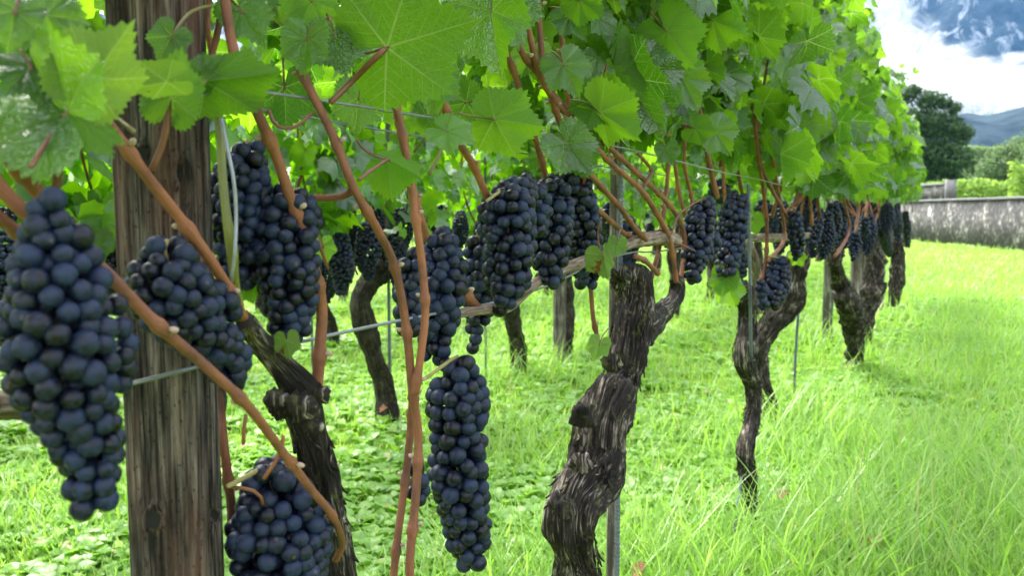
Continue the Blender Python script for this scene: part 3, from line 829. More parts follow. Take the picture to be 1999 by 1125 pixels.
for key, s0, s1 in FR:
    v = VINES[key]
    mb = MB()
    L = s1 - s0
    if key in ('left', 'v0'):
        # near the lens: a thin screen behind the canes, thicker above the frame
        a = canopy_leaves(int(60 * L / 0.5), s0, s1, 0.94, 1.12, -0.30, -0.05, face=0.5, size=(0.04, 0.062))
        add_leaves(mb, T_NEAR, *a[:4])
        a = canopy_leaves(int(200 * L / 0.5), s0, s1, 1.07, 1.66, -0.18, 0.10)
        add_leaves(mb, T_MID, *a[:4])
    elif key == 'v1':
        a = canopy_leaves(260, s0, s1, 0.93, 1.15, -0.22, 0.05, face=0.7, size=(0.042, 0.066))
        px, py, yc = vis_px(a[0])
        ok = ~((px < 1120) & (py > 170 + 0.0 * px) & (a[6] > -0.12))
        add_leaves(mb, T_NEAR, *[x[ok] for x in a[:4]])
        a = canopy_leaves(380, s0, s1, 1.1, 1.66, -0.2, 0.10)
        add_leaves(mb, T_NEAR, *a[:4])
    else:
        n = int(540 * L)
        T = T_NEAR if s0 < 4 else T_MID
        a = canopy_leaves(n, s0, s1, 0.88, 1.66, -0.20, 0.155, size=(0.05, 0.078))
        top = 1.49 + 0.07 * noise(np.stack([a[4] * 4, a[6] * 3, 0 * a[4]], -1))
        bot = 0.89 + 0.04 * noise(np.stack([a[4] * 5, a[6] * 5, 3 + 0 * a[4]], -1))
        ok = (a[5] < top) & (a[5] > bot)
        add_leaves(mb, T, *[x[ok] for x in a[:4]])
        # a few shoot tips standing out of the top and the far end
        a = canopy_leaves(int(35 * L), s0, s1, 1.42, 1.60, -0.06, 0.06, size=(0.03, 0.05), zpow=2.0)
        add_leaves(mb, T_MID, *a[:4])
    if s0 >= 1.0:
        for k in range(int(9 * L)):
            b = rowpt(rng.uniform(s0, s1), rng.uniform(-0.09, 0.10), rng.uniform(1.34, 1.46))
            e = b + RT * rng.normal(0, 0.07) + RN * rng.normal(0.01, 0.05) + np.array([0, 0, rng.uniform(0.10, 0.26)])
            m_ = 9
            tube(mb, [b - np.array([0, 0, 0.1]), b, e], [0.002, 0.0018, 0.0009], n=6, seg=6)
            f = rng.uniform(0.1, 1.0, m_)[:, None]
            pp = b + (e - b) * f + rng.normal(0, 0.018, (m_, 3))
            add_leaves(mb, T_MID, pp, np.array([0, 0, -0.6]) + rng.normal(0, 0.6, (m_, 3)), rng.normal(0, 0.6, (m_, 3)) + np.array([0, 0, 0.6]) + RN * 0.4, rng.uniform(0.022, 0.045, m_) * (1.1 - 0.5 * f[:, 0]))
    mb.build('foliage', M['leaf'], v)
    # inner shoots rising through the canopy
    if key not in ('left', 'v0', 'v1'):
        for k in range(6):
            s = s0 + (k + 0.5) / 6 * L
            b = rowpt(s, random.uniform(-0.05, 0.1), 0.78)
            add_cane(v, [b, rowpt(s + random.uniform(-.06, .06), random.uniform(-0.03, 0.08), 0.95), rowpt(s + random.uniform(-.08, .08), random.uniform(-0.05, 0.05), 1.3), rowpt(s, 0, 1.62)], 0.0052, 0.0032, step=0.03, seg=7, buds=False)

# ------------------------------------------------------------------ the leaves the photograph shows one by one
def hero(vk, a, tip, d0, d1, face='top', size=1.0, fold=0.15, droop=0.3, wave=0.10, up=0.35, roll=0.0, mat='leaf', wid=0.9, petiole=True, seed=1):
    """a, tip: photo positions of the stalk joint and of the leaf tip"""
    p0 = P(*a, d0)
    p1 = PZ(*tip, p0[1] - (d1 - d0))
    axv = p1 - p0
    ln = np.linalg.norm(axv) * size * 0.82
    tocam = unit(np.array([0, 0, H]) - p0)
    side = unit(np.cross(axv, tocam))
    nr = tocam * (1 if face == 'top' else -1) + np.array([0, 0, up]) + side * roll
    g = np.random.default_rng(seed)
    mb = MB()
    add_leaves(mb, T_HERO, p0[None], axv[None], nr[None], np.array([ln]), fold=fold, droop=droop, wave=wave, g=g, vary=False, wid=wid)
    o = mb.build('leaf', M[mat], VINES[vk], origin=p0)
    if not petiole: return o
    ax = unit(axv); bk = -unit(nr) if face == 'top' else unit(nr)
    gl = g.uniform(0.03, 0.05)
    thin(o, [p0 + ax * 0.002, p0 - ax * gl * 0.35 + bk * gl * 0.15, p0 - ax * gl * 0.7 + bk * gl * (0.7 if face == 'top' else 0.1), p0 - ax * gl * 1.0 + bk * gl * (1.3 if face == 'top' else -0.2)], [0.0010, 0.0009, 0.0010, 0.0012], M['petiole_red' if seed % 2 else 'petiole'], 'petiole')
    return o

HL = [
    # vine, joint, tip, d0, d1, kwargs
    ('v0', (755, 92), (940, 35), 0.06, 0.075, dict(face='under', fold=-0.06, droop=-0.12, size=1.12, up=0.0, seed=3)),
    ('v0', (960, 20), (975, 190), 0.05, 0.07, dict(fold=0.3, droop=0.2, roll=0.5, size=.9, seed=4)),
    ('left', (133, 222), (10, 130), 0.07, 0.05, dict(fold=0.5, droop=0.3, roll=-0.5, size=1.15, wid=.95, petiole=False, seed=5)),
    ('left', (137, 220), (205, 278), 0.07, 0.08, dict(face='under', fold=0.3, droop=-0.3, roll=0.5, up=0, size=1.35, wid=.8, petiole=False, seed=6)),
    ('left', (178, 155), (268, 28), 0.08, 0.07, dict(face='under', fold=0.25, droop=0.1, size=1.05, up=0.1, wid=.82, mat='leaf_old', seed=7)),
    ('left', (178, 150), (110, 50), 0.06, 0.05, dict(face='under', fold=0.45, droop=0.3, roll=-.3, wid=.8, up=0, mat='leaf_old', seed=8)),
    ('left', (325, 160), (228, 172), 0.075, 0.075, dict(face='under', fold=0.35, droop=0.25, mat='leaf_old', roll=.4, up=0, wid=.62, size=1.1, petiole=False, seed=9)),
    ('v0', (335, 192), (357, 84), 0.05, 0.045, dict(face='under', fold=0.12, droop=-0.1, up=0.1, size=1.15, wid=.72, petiole=False, seed=10)),
    ('v0', (398, 158), (572, 138), 0.045, 0.055, dict(face='under', fold=0.5, droop=0.25, roll=0.3, up=0.1, size=1.1, wid=.52, seed=11)),
    ('v0', (405, 152), (440, 100), 0.04, 0.045, dict(fold=0.4, droop=0.25, roll=-0.4, up=0.5, size=1.1, wid=.9, petiole=False, seed=61)),
    ('v1', (965, 232), (1085, 250), 0.05, 0.055, dict(face='under', fold=0.2, droop=-0.25, roll=.2, up=0.1, seed=12)),
    ('v1', (1100, 125), (1135, 192), 0.045, 0.06, dict(fold=0.06, droop=0.35, size=1.05, seed=13)),
    ('v1', (1195, 147), (1215, 15), 0.04, 0.02, dict(face='under', fold=0.25, droop=0.1, up=0, size=.95, seed=14)),
    ('v1', (1250, 140), (1325, 222), 0.05, 0.07, dict(fold=0.1, droop=0.35, size=1.1, seed=15)),
    ('v1', (1225, 150), (1295, 285), 0.045, 0.06, dict(fold=0.55, droop=0.4, roll=0.6, seed=16)),
    ('v1', (1165, 190), (1140, 272), 0.05, 0.055, dict(face='under', fold=0.2, droop=0.1, up=0, seed=17)),
    ('v1', (1170, 220), (1270, 280), 0.055, 0.06, dict(face='under', fold=0.4, droop=0.2, roll=-0.6, up=0, seed=18)),
    ('v1', (1120, 285), (1150, 365), 0.05, 0.055, dict(face='under', fold=0.5, droop=0.5, roll=0.3, up=0, seed=19)),
    ('v1', (1105, 280), (1165, 350), 0.045, 0.05, dict(fold=0.35, droop=0.4, seed=20)),
    ('v0', (850, 155), (842, 245), 0.03, 0.04, dict(fold=0.3, droop=0.3, size=.95, seed=21)),
    ('v1', (870, 255), (945, 285), 0.05, 0.06, dict(fold=0.1, droop=0.3, up=0.9, size=.95, seed=22)),
    ('v0', (757, 311), (840, 352), 0.03, 0.045, dict(face='under', fold=0.5, droop=-0.35, roll=.5, up=0, size=.95, seed=23)),
    ('v0', (655, 70), (680, 165), 0.025, 0.03, dict(fold=0.12, droop=0.4, seed=24)),
    ('v0', (600, 75), (590, 165), 0.02, 0.025, dict(fold=0.35, droop=0.35, roll=.4, seed=25)),
    ('v1', (985, 0), (1015, 100), 0.03, 0.04, dict(fold=0.15, droop=0.35, size=1.1, seed=26)),
    ('v0', (555, 170), (560, 275), -0.05, -0.045, dict(face='under', fold=0.1, droop=0.2, size=1.0, seed=27)),
    ('v0', (610, 0), (560, 80), 0.0, 0.02, dict(face='under', fold=0.1, droop=0.2, seed=28)),
    ('v1', (1170, 672), (1155, 715), 0.03, 0.04, dict(fold=0.15, droop=0.3, size=.9, mat='leaf_old', seed=29)),
    ('v1', (1205, 475), (1200, 512), 0.045, 0.05, dict(fold=0.1, droop=0.2, mat='leaf_old', size=.95, seed=30)),
    ('v1', (1178, 500), (1190, 570), 0.03, 0.03, dict(face='under', fold=0.6, droop=0.1, roll=.5, mat='leaf_old', up=0, size=.8, seed=31)),
    ('v0', (560, 665), (568, 718), 0.02, 0.02, dict(face='under', fold=0.4, droop=0.2, mat='leaf_old', up=0, size=.85, petiole=False, seed=32)),
    ('v2', (1415, 540), (1405, 590), 0.02, 0.02, dict(face='under', fold=0.3, droop=0.2, up=0, seed=33)),
    ('v2', (1420, 560), (1440, 610), 0.02, 0.02, dict(fold=0.3, droop=0.2, seed=34)),
    ('v2b', (1555, 500), (1570, 525), 0.0, 0.0, dict(face='under', fold=0.2, droop=0.2, seed=35)),
    ('v2', (1470, 430), (1480, 465), -0.02, 0.0, dict(face='under', fold=0.2, droop=0.2, seed=36)),
    ('v0', (630, 480), (645, 525), -0.02, -0.02, dict(fold=0.25, droop=0.2, size=.9, seed=37)),
    ('v0', (480, 560), (500, 600), -0.03, -0.03, dict(face='under', fold=0.25, droop=0.2, seed=38)),
    ('left', (30, 20), (10, 110), 0.05, 0.06, dict(fold=0.2, droop=0.4, seed=39)),
    ('left', (90, 30), (130, 140), 0.04, 0.05, dict(fold=0.35, droop=0.4, roll=.3, seed=40)),
    ('left', (60, 130), (95, 215), 0.05, 0.06, dict(fold=0.15, droop=0.4, seed=41)),
    ('v0', (335, 70), (300, 130), 0.03, 0.03, dict(fold=0.2, droop=0.4, seed=42)),
    ('v0', (470, 20), (520, 90), 0.0, 0.0, dict(fold=0.2, droop=0.4, size=1.1, seed=43)),
    ('v0', (700, 190), (690, 280), -0.05, -0.05, dict(fold=0.2, droop=0.3, seed=44)),
    ('v0', (910, 200), (830, 215), -0.02, -0.02, dict(face='under', fold=0.2, droop=0.2, up=0, seed=45)),
    ('v1', (1040, 100), (1010, 160), 0.0, 0.0, dict(fold=0.2, droop=0.3, seed=46)),
    ('v1', (1110, 30), (1150, 80), 0.02, 0.03, dict(fold=0.2, droop=0.3, seed=47)),
    ('v1', (1130, 0), (1190, 40), 0.04, 0.05, dict(face='under', fold=0.2, droop=0.3, up=0, seed=48)),
    ('v1', (1330, 150), (1370, 230), 0.06, 0.07, dict(fold=0.2, droop=0.4, seed=49)),
    ('v1', (1395, 255), (1430, 300), 0.06, 0.07, dict(fold=0.2, droop=0.4, size=1.2, seed=50)),
    ('v1', (1300, 60), (1370, 150), 0.07, 0.09, dict(face='under', fold=0.1, droop=0.2, up=0, seed=51)),
    ('v1', (1390, 40), (1470, 70), 0.07, 0.09, dict(face='under', fold=0.2, droop=0.2, up=0, size=1.1, seed=52)),
    ('v1', (1355, 250), (1410, 260), 0.04, 0.05, dict(face='under', fold=0.3, droop=0.2, up=0, seed=53)),
    ('v1', (1300, 290), (1320, 330), 0.03, 0.03, dict(fold=0.3, droop=0.2, seed=54)),
]
for vk, a, tip, d0, d1, kw in HL:
    hero(vk, a, tip, d0, d1, **kw)

# ------------------------------------------------------------------ grape bunches
bsv, bsq, bst = sphere_arrays(24, 16)
_d = 1 + 0.018 * fbm(bsv * 1.3 + 2.2, 2)
BERRY = new_mesh('grape', bsv * _d[:, None], [bsq, bst], M['grape'], None)
lsv, lsq, lst = sphere_arrays(10, 7)

def berry_positions(axis, radii, r, g, inner=True):
    """packs berries of radius r round an axis polyline with per-point radii (metres)"""
    axis = np.asarray(axis); radii = np.asarray(radii)
    C = catmull(np.hstack([axis, radii[:, None]]), 60)
    L = np.linalg.norm(np.diff(C[:, :3], axis=0), axis=1)
    cum = np.concatenate([[0], np.cumsum(L)])
    out, rad = [], []
    def throw(layer, md, tries):
        for _ in range(tries):
            k = g.uniform(0, cum[-1])
            i = min(int(np.searchsorted(cum, k)), 59)
            c, Rr = C[i, :3], C[i, 3]
            T = unit(C[min(i + 1, 59), :3] - C[max(i - 1, 0), :3])
            dv = g.normal(0, 1, 3)
            if 3 < i < 56: dv = dv - T * (dv @ T)
            dv = unit(dv)
            q = max(Rr - r, 0.0) * layer + g.normal(0, 0.12 * r)
            rb = r * g.uniform(0.83, 1.10)
            p = c + dv * q
            if out:
                dist = np.linalg.norm(np.array(out) - p, axis=1)
                if (dist < md * (np.array(rad) + rb)).any():
                    continue
            out.append(p); rad.append(rb)
    throw(1.0, 0.80, 1600)
    throw(1.0, 0.64, 1000)
    if inner:
        throw(0.45, 0.72, 350)
    return np.array(out), np.array(rad), C

def bunch(label, parts, rpx, d, seed, stalk=None, max_obj=100, group='ripe grape bunches of the front row', y=None):
    """parts: list of [(px,py,radius_px),...] lobes"""
    g = np.random.default_rng(seed)
    B, RR, CC = [], [], []
    for part in parts:
        ax, rd = [], []
        for (px, py, rp) in part:
            p = P(px, py, d) if y is None else PZ(px, py, y)
            ax.append(p); rd.append(rp * p[1] / FPX)
        yy = ax[0][1]
        b, rr, C = berry_positions(ax, rd, rpx * yy / FPX, g)
        if len(B):
            ex = np.concatenate(B); er = np.concatenate(RR)
            dm = np.linalg.norm(b[:, None] - ex[None], axis=2)
            ok = ~(dm < 0.72 * (rr[:, None] + er[None])).any(1)
            b, rr = b[ok], rr[ok]
        B.append(b); RR.append(rr); CC.append(C)
    cen = np.concatenate([np.repeat(C[None, :, :3], 1, 0).reshape(-1, 3) for C in CC])
    B = np.concatenate(B); RR = np.concatenate(RR)
    top = CC[0][0, :3] + np.array([0, 0, CC[0][0, 3] * 0.6])
    root = empty('grape_bunch', tuple(top), label, 'grape bunch', group)
    mb = MB()
    st = [top + np.array([0.0, 0.01, 0.03]) if stalk is None else P(*stalk[:2], stalk[2] if len(stalk) > 2 else d), top] + [C for C in CC[0][::12, :3]]
    tube(mb, st, [0.0018] * 2 + [0.0016] * (len(st) - 2), seg=6, step=0.006)
    mb.build('stalk', M['rachis'], root)
    camd = np.linalg.norm(B - np.array([0, 0, H]), axis=1)
    order = np.argsort(camd)
    rest = MB()
    for n_, i in enumerate(order):
        p, rb = B[i], RR[i]
        o = unit(p - cen[np.argmin(np.linalg.norm(cen - p, axis=1))] + g.normal(0, 0.45, 3))
        qn = Vector(o).to_track_quat('Z', 'Y')
        if n_ < max_obj:
            ob = bpy.data.objects.new('grape', BERRY)
            COL.objects.link(ob)
            ob.parent = root
            ob.location = tuple(p - top)
            ob.rotation_mode = 'QUATERNION'
            ob.rotation_quaternion = qn @ Matrix.Rotation(g.uniform(0, 6.28), 3, 'Z').to_quaternion()
            s = rb
            ob.scale = (s, s, s * g.uniform(0.96, 1.07))
        else:
            rest.add(p + lsv * rb, lsq, lst)
    if rest.n:
        o = rest.build('grapes', M['grape_m'], root)
        o['kind'] = 'stuff'
    return root

# grapes merged in one mesh use metre-scale coordinates
def grape_m():
    t = NT('grape_skin_merged')
    obj = t.n('ShaderNodeTexCoord').outputs['Object']
    r = island_random(t)
    b = t.noise(obj, 190.0, 4, 0.6)
    bloom = t.math('MULTIPLY', t.math('SUBTRACT', b, t.math('MULTIPLY_ADD', r, -0.22, 0.48)), 3.2, clamp=True)
    c = t.mix(bloom, (0.0016, 0.0018, 0.0044), (0.0125, 0.0235, 0.060))
    return t.finish(t.n('ShaderNodeBsdfPrincipled', {'Base Color': c, 'Roughness': t.math('MULTIPLY_ADD', bloom, 0.3, 0.32), 'Specular IOR Level': 0.28}))
M['grape_m'] = grape_m()

BN = [
    ('largest grape bunch, long and tapering, left of the weathered post', [[(100, 415, 52), (110, 510, 84), (112, 610, 104), (118, 700, 112), (140, 790, 92), (175, 880, 72), (180, 965, 55)], [(222, 610, 40), (228, 680, 42), (215, 760, 40)]], 24.5, 0.075, 1, (100, 392)),
    ('grape bunch hanging across the weathered post under a diagonal cane', [[(325, 505, 55), (330, 560, 88), (385, 640, 66), (440, 690, 50), (445, 735, 45)], [(420, 580, 45), (440, 600, 35)]], 20, 0.035, 2, (400, 490, .03)),
    ('shaded grape bunch right of the post behind the silvery wire', [[(482, 300, 42), (470, 370, 62), (465, 450, 58), (470, 530, 45)]], 17, -0.03, 3, (520, 330)),
    ('compact grape bunch with a right shoulder between the post and the forked canes', [[(560, 405, 58), (560, 480, 66), (565, 560, 62), (565, 640, 45)], [(595, 405, 36), (600, 440, 36)]], 17, 0.0, 4, (600, 385)),
    ('lowest grape bunch at the foot of the post, cut by the bottom edge', [[(530, 945, 62), (545, 1010, 100), (548, 1080, 105), (555, 1170, 80)]], 20, 0.012, 5, (445, 950)),
    ('long grape bunch hanging lowest in the middle, beside the forked orange cane', [[(893, 725, 48), (895, 785, 66), (893, 860, 58), (893, 930, 62), (908, 1010, 54), (915, 1085, 44)], [(815, 920, 26), (815, 965, 28)]], 17, 0.015, 6, (830, 740)),
    ('grape bunch behind the forked orange canes above the lowest middle bunch', [[(865, 480, 44), (862, 540, 54), (855, 610, 48), (850, 690, 34)], [(805, 510, 34), (795, 600, 34), (800, 640, 30)]], 16, -0.01, 7, (890, 465)),
    ('half hidden grape bunch behind and left of the tall upright bunch', [[(935, 480, 34), (935, 540, 38), (935, 610, 30), (925, 680, 15)]], 14, -0.06, 8, (930, 450)),
    ('tall grape bunch in the centre hanging in front of the grey arm', [[(1018, 368, 36), (992, 415, 58), (994, 470, 54), (990, 540, 48), (985, 598, 28)], [(1040, 375, 34), (1050, 410, 34), (1042, 440, 26)]], 14, 0.02, 9, (950, 392)),
    ('slender grape bunch touching the grey arm, right of the tall centre one', [[(1080, 378, 44), (1080, 430, 42), (1074, 495, 40), (1073, 538, 30)]], 12.5, 0.01, 10, (1068, 352)),
    ('grape bunch under a curled dark leaf, tail hanging below the grey arm', [[(1120, 350, 40), (1130, 410, 40), (1138, 470, 42), (1147, 545, 28)]], 12, -0.02, 11, (1120, 330)),
    ('shaded grape bunch behind the fan of canes on the thick trunk', [[(1190, 420, 28), (1215, 460, 36), (1222, 520, 22)]], 11, -0.08, 12, (1190, 400)),
    ('pale dusted grape bunch just right of the fan of canes', [[(1375, 405, 28), (1366, 440, 32), (1358, 490, 30), (1350, 540, 20)], [(1390, 470, 20), (1385, 500, 16)]], 10, 0.02, 13, (1375, 385)),
    ('small grape bunch high among leaves above the pale dusted bunch', [[(1400, 368, 20), (1410, 380, 22)]], 9, -0.05, 14, (1400, 350)),
    ('long narrow grape bunch left of the green brown arm of the slim vine', [[(1440, 392, 24), (1432, 420, 30), (1428, 470, 30), (1418, 530, 22)]], 9, 0.02, 15, (1440, 380)),
    ('short grape bunch tucked beneath the long narrow one at the slim trunk', [[(1445, 500, 18), (1445, 540, 16)]], 8.5, 0.0, 16, (1450, 480)),
    ('round low grape bunch in the crook between slim and bent trunks', [[(1520, 518, 22), (1515, 555, 30), (1508, 590, 20)], [(1487, 560, 16), (1490, 600, 12)]], 8, 0.06, 17, (1500, 500)),
    ('shaded grape bunch with a bright leaf on it, above the pale bent arm', [[(1490, 400, 16), (1497, 430, 24), (1500, 455, 20)]], 8, -0.06, 18, (1490, 380)),
    ('grape bunch in front of a rounded leaf, above the bent trunk', [[(1552, 420, 14), (1553, 455, 18), (1558, 500, 12)]], 6.5, 0.10, 19, (1550, 405)),
    ('ragged grape bunch with gaps, left of the greenish thin post top', [[(1598, 412, 10), (1593, 445, 15), (1590, 475, 10)]], 5.5, 0.04, 20, (1598, 400)),
    ('grape bunch hanging straight above the greenish thin post', [[(1626, 405, 14), (1630, 440, 15), (1628, 470, 10)]], 5, 0.05, 21, (1626, 390)),
    ('plump grape bunch under the leaves right of the one above the thin post', [[(1650, 395, 12), (1650, 420, 15), (1650, 440, 10)]], 5, 0.04, 22, (1650, 380)),
    ('pointed grape bunch hanging over the mossy swollen trunk', [[(1668, 460, 12), (1668, 480, 14), (1666, 505, 8)]], 4.6, 0.06, 23, (1672, 440)),
    ('small grape bunch above the trunk with the pale patch', [[(1688, 430, 9), (1690, 455, 10)]], 4.2, 0.05, 24, (1690, 415)),
    ('slanting grape bunch right of the trunk with the pale patch', [[(1722, 440, 9), (1728, 465, 12), (1735, 495, 8)]], 3.8, 0.05, 25, (1722, 425)),
    ('left one of the two farthest grape bunches near the wall', [[(1750, 412, 8), (1752, 440, 11), (1752, 465, 8)]], 3.4, 0.06, 26, (1750, 400)),
    ('last grape bunch of the row, nearest to the stone wall', [[(1768, 415, 7), (1770, 445, 9), (1772, 480, 6)]], 3.2, 0.08, 27, (1768, 400)),
]
for i, (lab, parts, rp, d, sd_, stk) in enumerate(BN):
    bunch(lab, parts, rp, d, sd_, stk, max_obj=100 if rp >= 8 else 0)

# ------------------------------------------------------------------ posts, stakes and wires of the front row
def post(base, top_z, rx, ry, mat, label, group=None, lean=(0, 0), seg=64, nz=300, knots=(), name='trellis_post', rot=0.0, sq=3.2):
    base = np.asarray(base, dtype=float)
    z = np.linspace(-0.05, top_z, nz)
    th = np.linspace(0, 2 * np.pi, seg, endpoint=False)
    c, s = np.cos(th), np.sin(th)
    k = (np.abs(c) ** sq + np.abs(s) ** sq) ** (-1 / sq)
    ZZ, TT = np.meshgrid(z, th, indexing='ij')
    nn = np.stack([np.cos(TT) * 5 + base[0] * 7, np.sin(TT) * 5, ZZ * 3.0], -1)
    n2 = np.stack([np.cos(TT) * 14 + 3, np.sin(TT) * 14 + base[1], ZZ * 4.0], -1)
    f = 1 + 0.018 * fbm(nn, 3) - 0.035 * np.clip(np.abs(fbm(n2, 3)) * -1 + 0.22, 0, 1) * 4 * 0.4
    X = rx * k * c * f; Y = ry * k * s * f
    v = np.stack([X * math.cos(rot) - Y * math.sin(rot) + lean[0] * ZZ, X * math.sin(rot) + Y * math.cos(rot) + lean[1] * ZZ, ZZ], -1)
    v = v.reshape(-1, 3)
    gk = np.random.default_rng(int(abs(base[0]) * 1000))
    for _ in range(24):        # long drying cracks
        a0, zc, ln = gk.uniform(0, 6.28), gk.uniform(0.2, top_z), gk.uniform(0.1, 0.5)
        wob = 0.05 * noise(np.stack([v[:, 2] * 9 + a0 * 5, 0 * v[:, 2], 0 * v[:, 2]], -1))
        da = np.abs(((TT.ravel() - a0 + wob + np.pi) % (2 * np.pi)) - np.pi)
        amt = 0.11 * np.exp(-(da / 0.03) ** 2) * np.clip(1 - ((v[:, 2] - zc) / ln) ** 2, 0, 1)
        cx = np.stack([lean[0] * v[:, 2], lean[1] * v[:, 2]], -1)
        v[:, :2] = cx + (v[:, :2] - cx) * (1 - amt)[:, None]
    for (kp, kr) in knots:     # a hollow knot with a raised rim
        kp = np.asarray(kp) - np.array([base[0], base[1], 0])
        dd = (v - kp); dd[:, 2] *= 0.75
        dist = np.linalg.norm(dd, axis=1) / kr
        amt = 0.30 * kr * np.exp(-((dist - 1.0) / 0.28) ** 2) - 0.9 * kr * np.exp(-(dist / 0.62) ** 2)
        nrm = v * np.array([1, 1, 0]); nrm[:, :2] -= np.outer(v[:, 2], lean)
        v = v + unit(nrm) * amt[:, None]
    i, j = np.meshgrid(np.arange(nz - 1), np.arange(seg), indexing='ij')
    j2 = (j + 1) % seg
    q = np.stack([i * seg + j, i * seg + j2, (i + 1) * seg + j2, (i + 1) * seg + j], -1).reshape(-1, 4)
    m = len(v)
    v = np.vstack([v, [lean[0] * top_z, lean[1] * top_z, top_z + 0.004]])
    t = np.stack([np.full(seg, m), (nz - 1) * seg + np.arange(seg), (nz - 1) * seg + (np.arange(seg) + 1) % seg], -1)
    me = new_mesh(name, v, [q, t], mat)
    o = link(name, me, None, (base[0], base[1], 0))
    return tag(o, label, 'post', group)

pc = P(338, 600, -0.035)
pb = P(338, 600, -0.035)
def post_face(px, py):
    r = ray(px, py); h = np.array([r[0], r[1]]); o = np.array([pc[0], pc[1]])
    o = o + np.array([0.0, -0.012]) * 0.8
    t0 = (o @ h) / (h @ h); miss = np.linalg.norm(h * t0 - o)
    t0 = t0 - math.sqrt(max(0.026 ** 2 - miss ** 2, 0)) / np.linalg.norm(h)
    return np.array([0, 0, H]) + r * t0
POST = post((pc[0], pc[1]), 1.92, 0.0245, 0.0275, M['post'], 'thick weathered wooden post with knots, in front at left', seg=120, nz=700, rot=math.atan2(0.8955, 0.4451) + 0.25, lean=(0.0, -0.012),
     knots=[(post_face(346, 335), 0.0068), (post_face(298, 1012), 0.007), (post_face(415, 1006), 0.006), (post_face(278, 300), 0.006), (post_face(330, 560), 0.003)])
M['knot_rim'] = wood_material('knot_rim_wood', (0.12, 0.085, 0.062), (0.02, 0.014, 0.011), (0.16, 0.09, 0.06))
M['knot_hole_shade'] = simple_material('knot_hollow_shade', (0.006, 0.005, 0.004), 0.9, var=0.5, scale=400)  # near-black colour paints the shade inside the knots, on a shallow disc
for (px, py, kr) in ((346, 337, 0.0052), (298, 1014, 0.0055), (417, 1006, 0.0042), (276, 300, 0.0046)):
    c = post_face(px, py)
    n_ = unit((np.array([0, 0, H]) - c) * np.array([1, 1, 0])); n_ = unit(n_ + np.array([pc[0] * 0, 0, 0]))
    a = np.array([-n_[1], n_[0], 0]); b = np.array([0, 0, 1.0])
    mb = MB(); th = np.linspace(0, 2 * np.pi, 33)
    wob = 1 + 0.12 * np.sin(3 * th + px) + 0.07 * np.sin(5 * th)
    tube(mb, c + n_ * 0.0004 + (kr * wob * np.cos(th))[:, None] * a + (kr * 1.35 * wob * np.sin(th))[:, None] * b, 0.0011, n=64, seg=8, cap=False)
    ko = mb.build('knot', M['post'], POST)
    mb = MB()
    rr = [0.0, 0.4, 0.75, 1.0]; V = []
    for f in rr: V.append(c + n_ * (0.0006 - 0.001 * (1 - f)) + (kr * f * wob[:-1] * np.cos(th[:-1]))[:, None] * a + (kr * 1.35 * f * wob[:-1] * np.sin(th[:-1]))[:, None] * b)
    ii, jj = np.meshgrid(np.arange(3), np.arange(32), indexing='ij')
    mb.add(np.concatenate(V), np.stack([ii * 32 + jj, (ii + 1) * 32 + jj, (ii + 1) * 32 + (jj + 1) % 32, ii * 32 + (jj + 1) % 32], -1).reshape(-1, 4))
    mb.build('hollow_shade', M['knot_hole_shade'], ko)
pb = PZ(1614, 668, 5.3)
post((pb[0], pb[1]), 1.75, 0.031, 0.031, M['post_green'], 'thin greenish round post left of the mossy swollen trunk', sq=2.0, seg=24, nz=80)
pb = PZ(1680, 640, 5.9)
post((pb[0], pb[1]), 1.7, 0.075, 0.03, M['post_grey'], 'broad pale grey board post behind the mossy swollen trunk', sq=5, seg=24, nz=60)
pb = PZ(1714, 606, 7.0)
post((pb[0], pb[1]), 1.7, 0.04, 0.04, M['post_grey'], 'slim grey post half hidden behind the next to last trunk', sq=2, seg=20, nz=60)
pb = P(1200, 560, -0.06)
post((pb[0], pb[1]), 1.75, 0.009, 0.009, M['post_grey'], 'narrow grey wooden stake behind the thick twisted trunk', sq=4, seg=16, nz=80)

def rod(pts, r, label, mat=None, name='metal_stake', ridges=True, cat='stake'):
    mb = MB()
    def f(th, al, C):
        return 1 + (0.10 * np.sign(np.sin(al * 900 + th)) if ridges else 0)
    tube(mb, pts, r, seg=12, step=0.0018 if ridges else 0.02, disp=f)
    o = mb.build(name, mat or M['rod'], None, origin=np.asarray(pts[0]))
    return tag(o, label, cat)
a = P(1206, 960, -0.035); t_ = P(1212, 300, -0.03)
rod([(a[0], a[1], -0.03), (a[0], a[1], 0.4), tuple(t_)], 0.0042, 'ribbed steel stake rising behind the thick twisted trunk')
a = P(1465, 690, 0.03)
rod([(a[0] - .03, a[1] + .02, -0.03), tuple(P(1468, 760, -0.012)), tuple(P(1466, 680, 0.024)), tuple(P(1463, 470, 0.03)), tuple(P(1461, 360, 0.03))], 0.0036, 'thin steel stake tied along the slim straight trunk')
a = PZ(1550, 775, 3.6)
rod([tuple(a * np.array([1, 1, 0]) + np.array([0, 0, -.03])), tuple(PZ(1554, 680, 3.6)), tuple(PZ(1560, 590, 3.55))], 0.0055, 'short thin steel stake right of the bent front row trunk')

def wire(label, s0, s1, d, z0, z1, r=0.0012, sag=0.0, name='trellis_wire', pts=None):
    mb = MB()
    if pts is None:
        pts = [rowpt(s, d, z0 + (z1 - z0) * (s - s0) / (s1 - s0) - sag * math.sin((s - s0) * 3.1) ** 2) for s in np.linspace(s0, s1, 24)]
    tube(mb, pts, r, seg=8, step=0.03)
    o = mb.build(name, M['wire'], None, origin=np.asarray(pts[0]))
    return tag(o, label, 'wire', 'trellis wires of the front row')
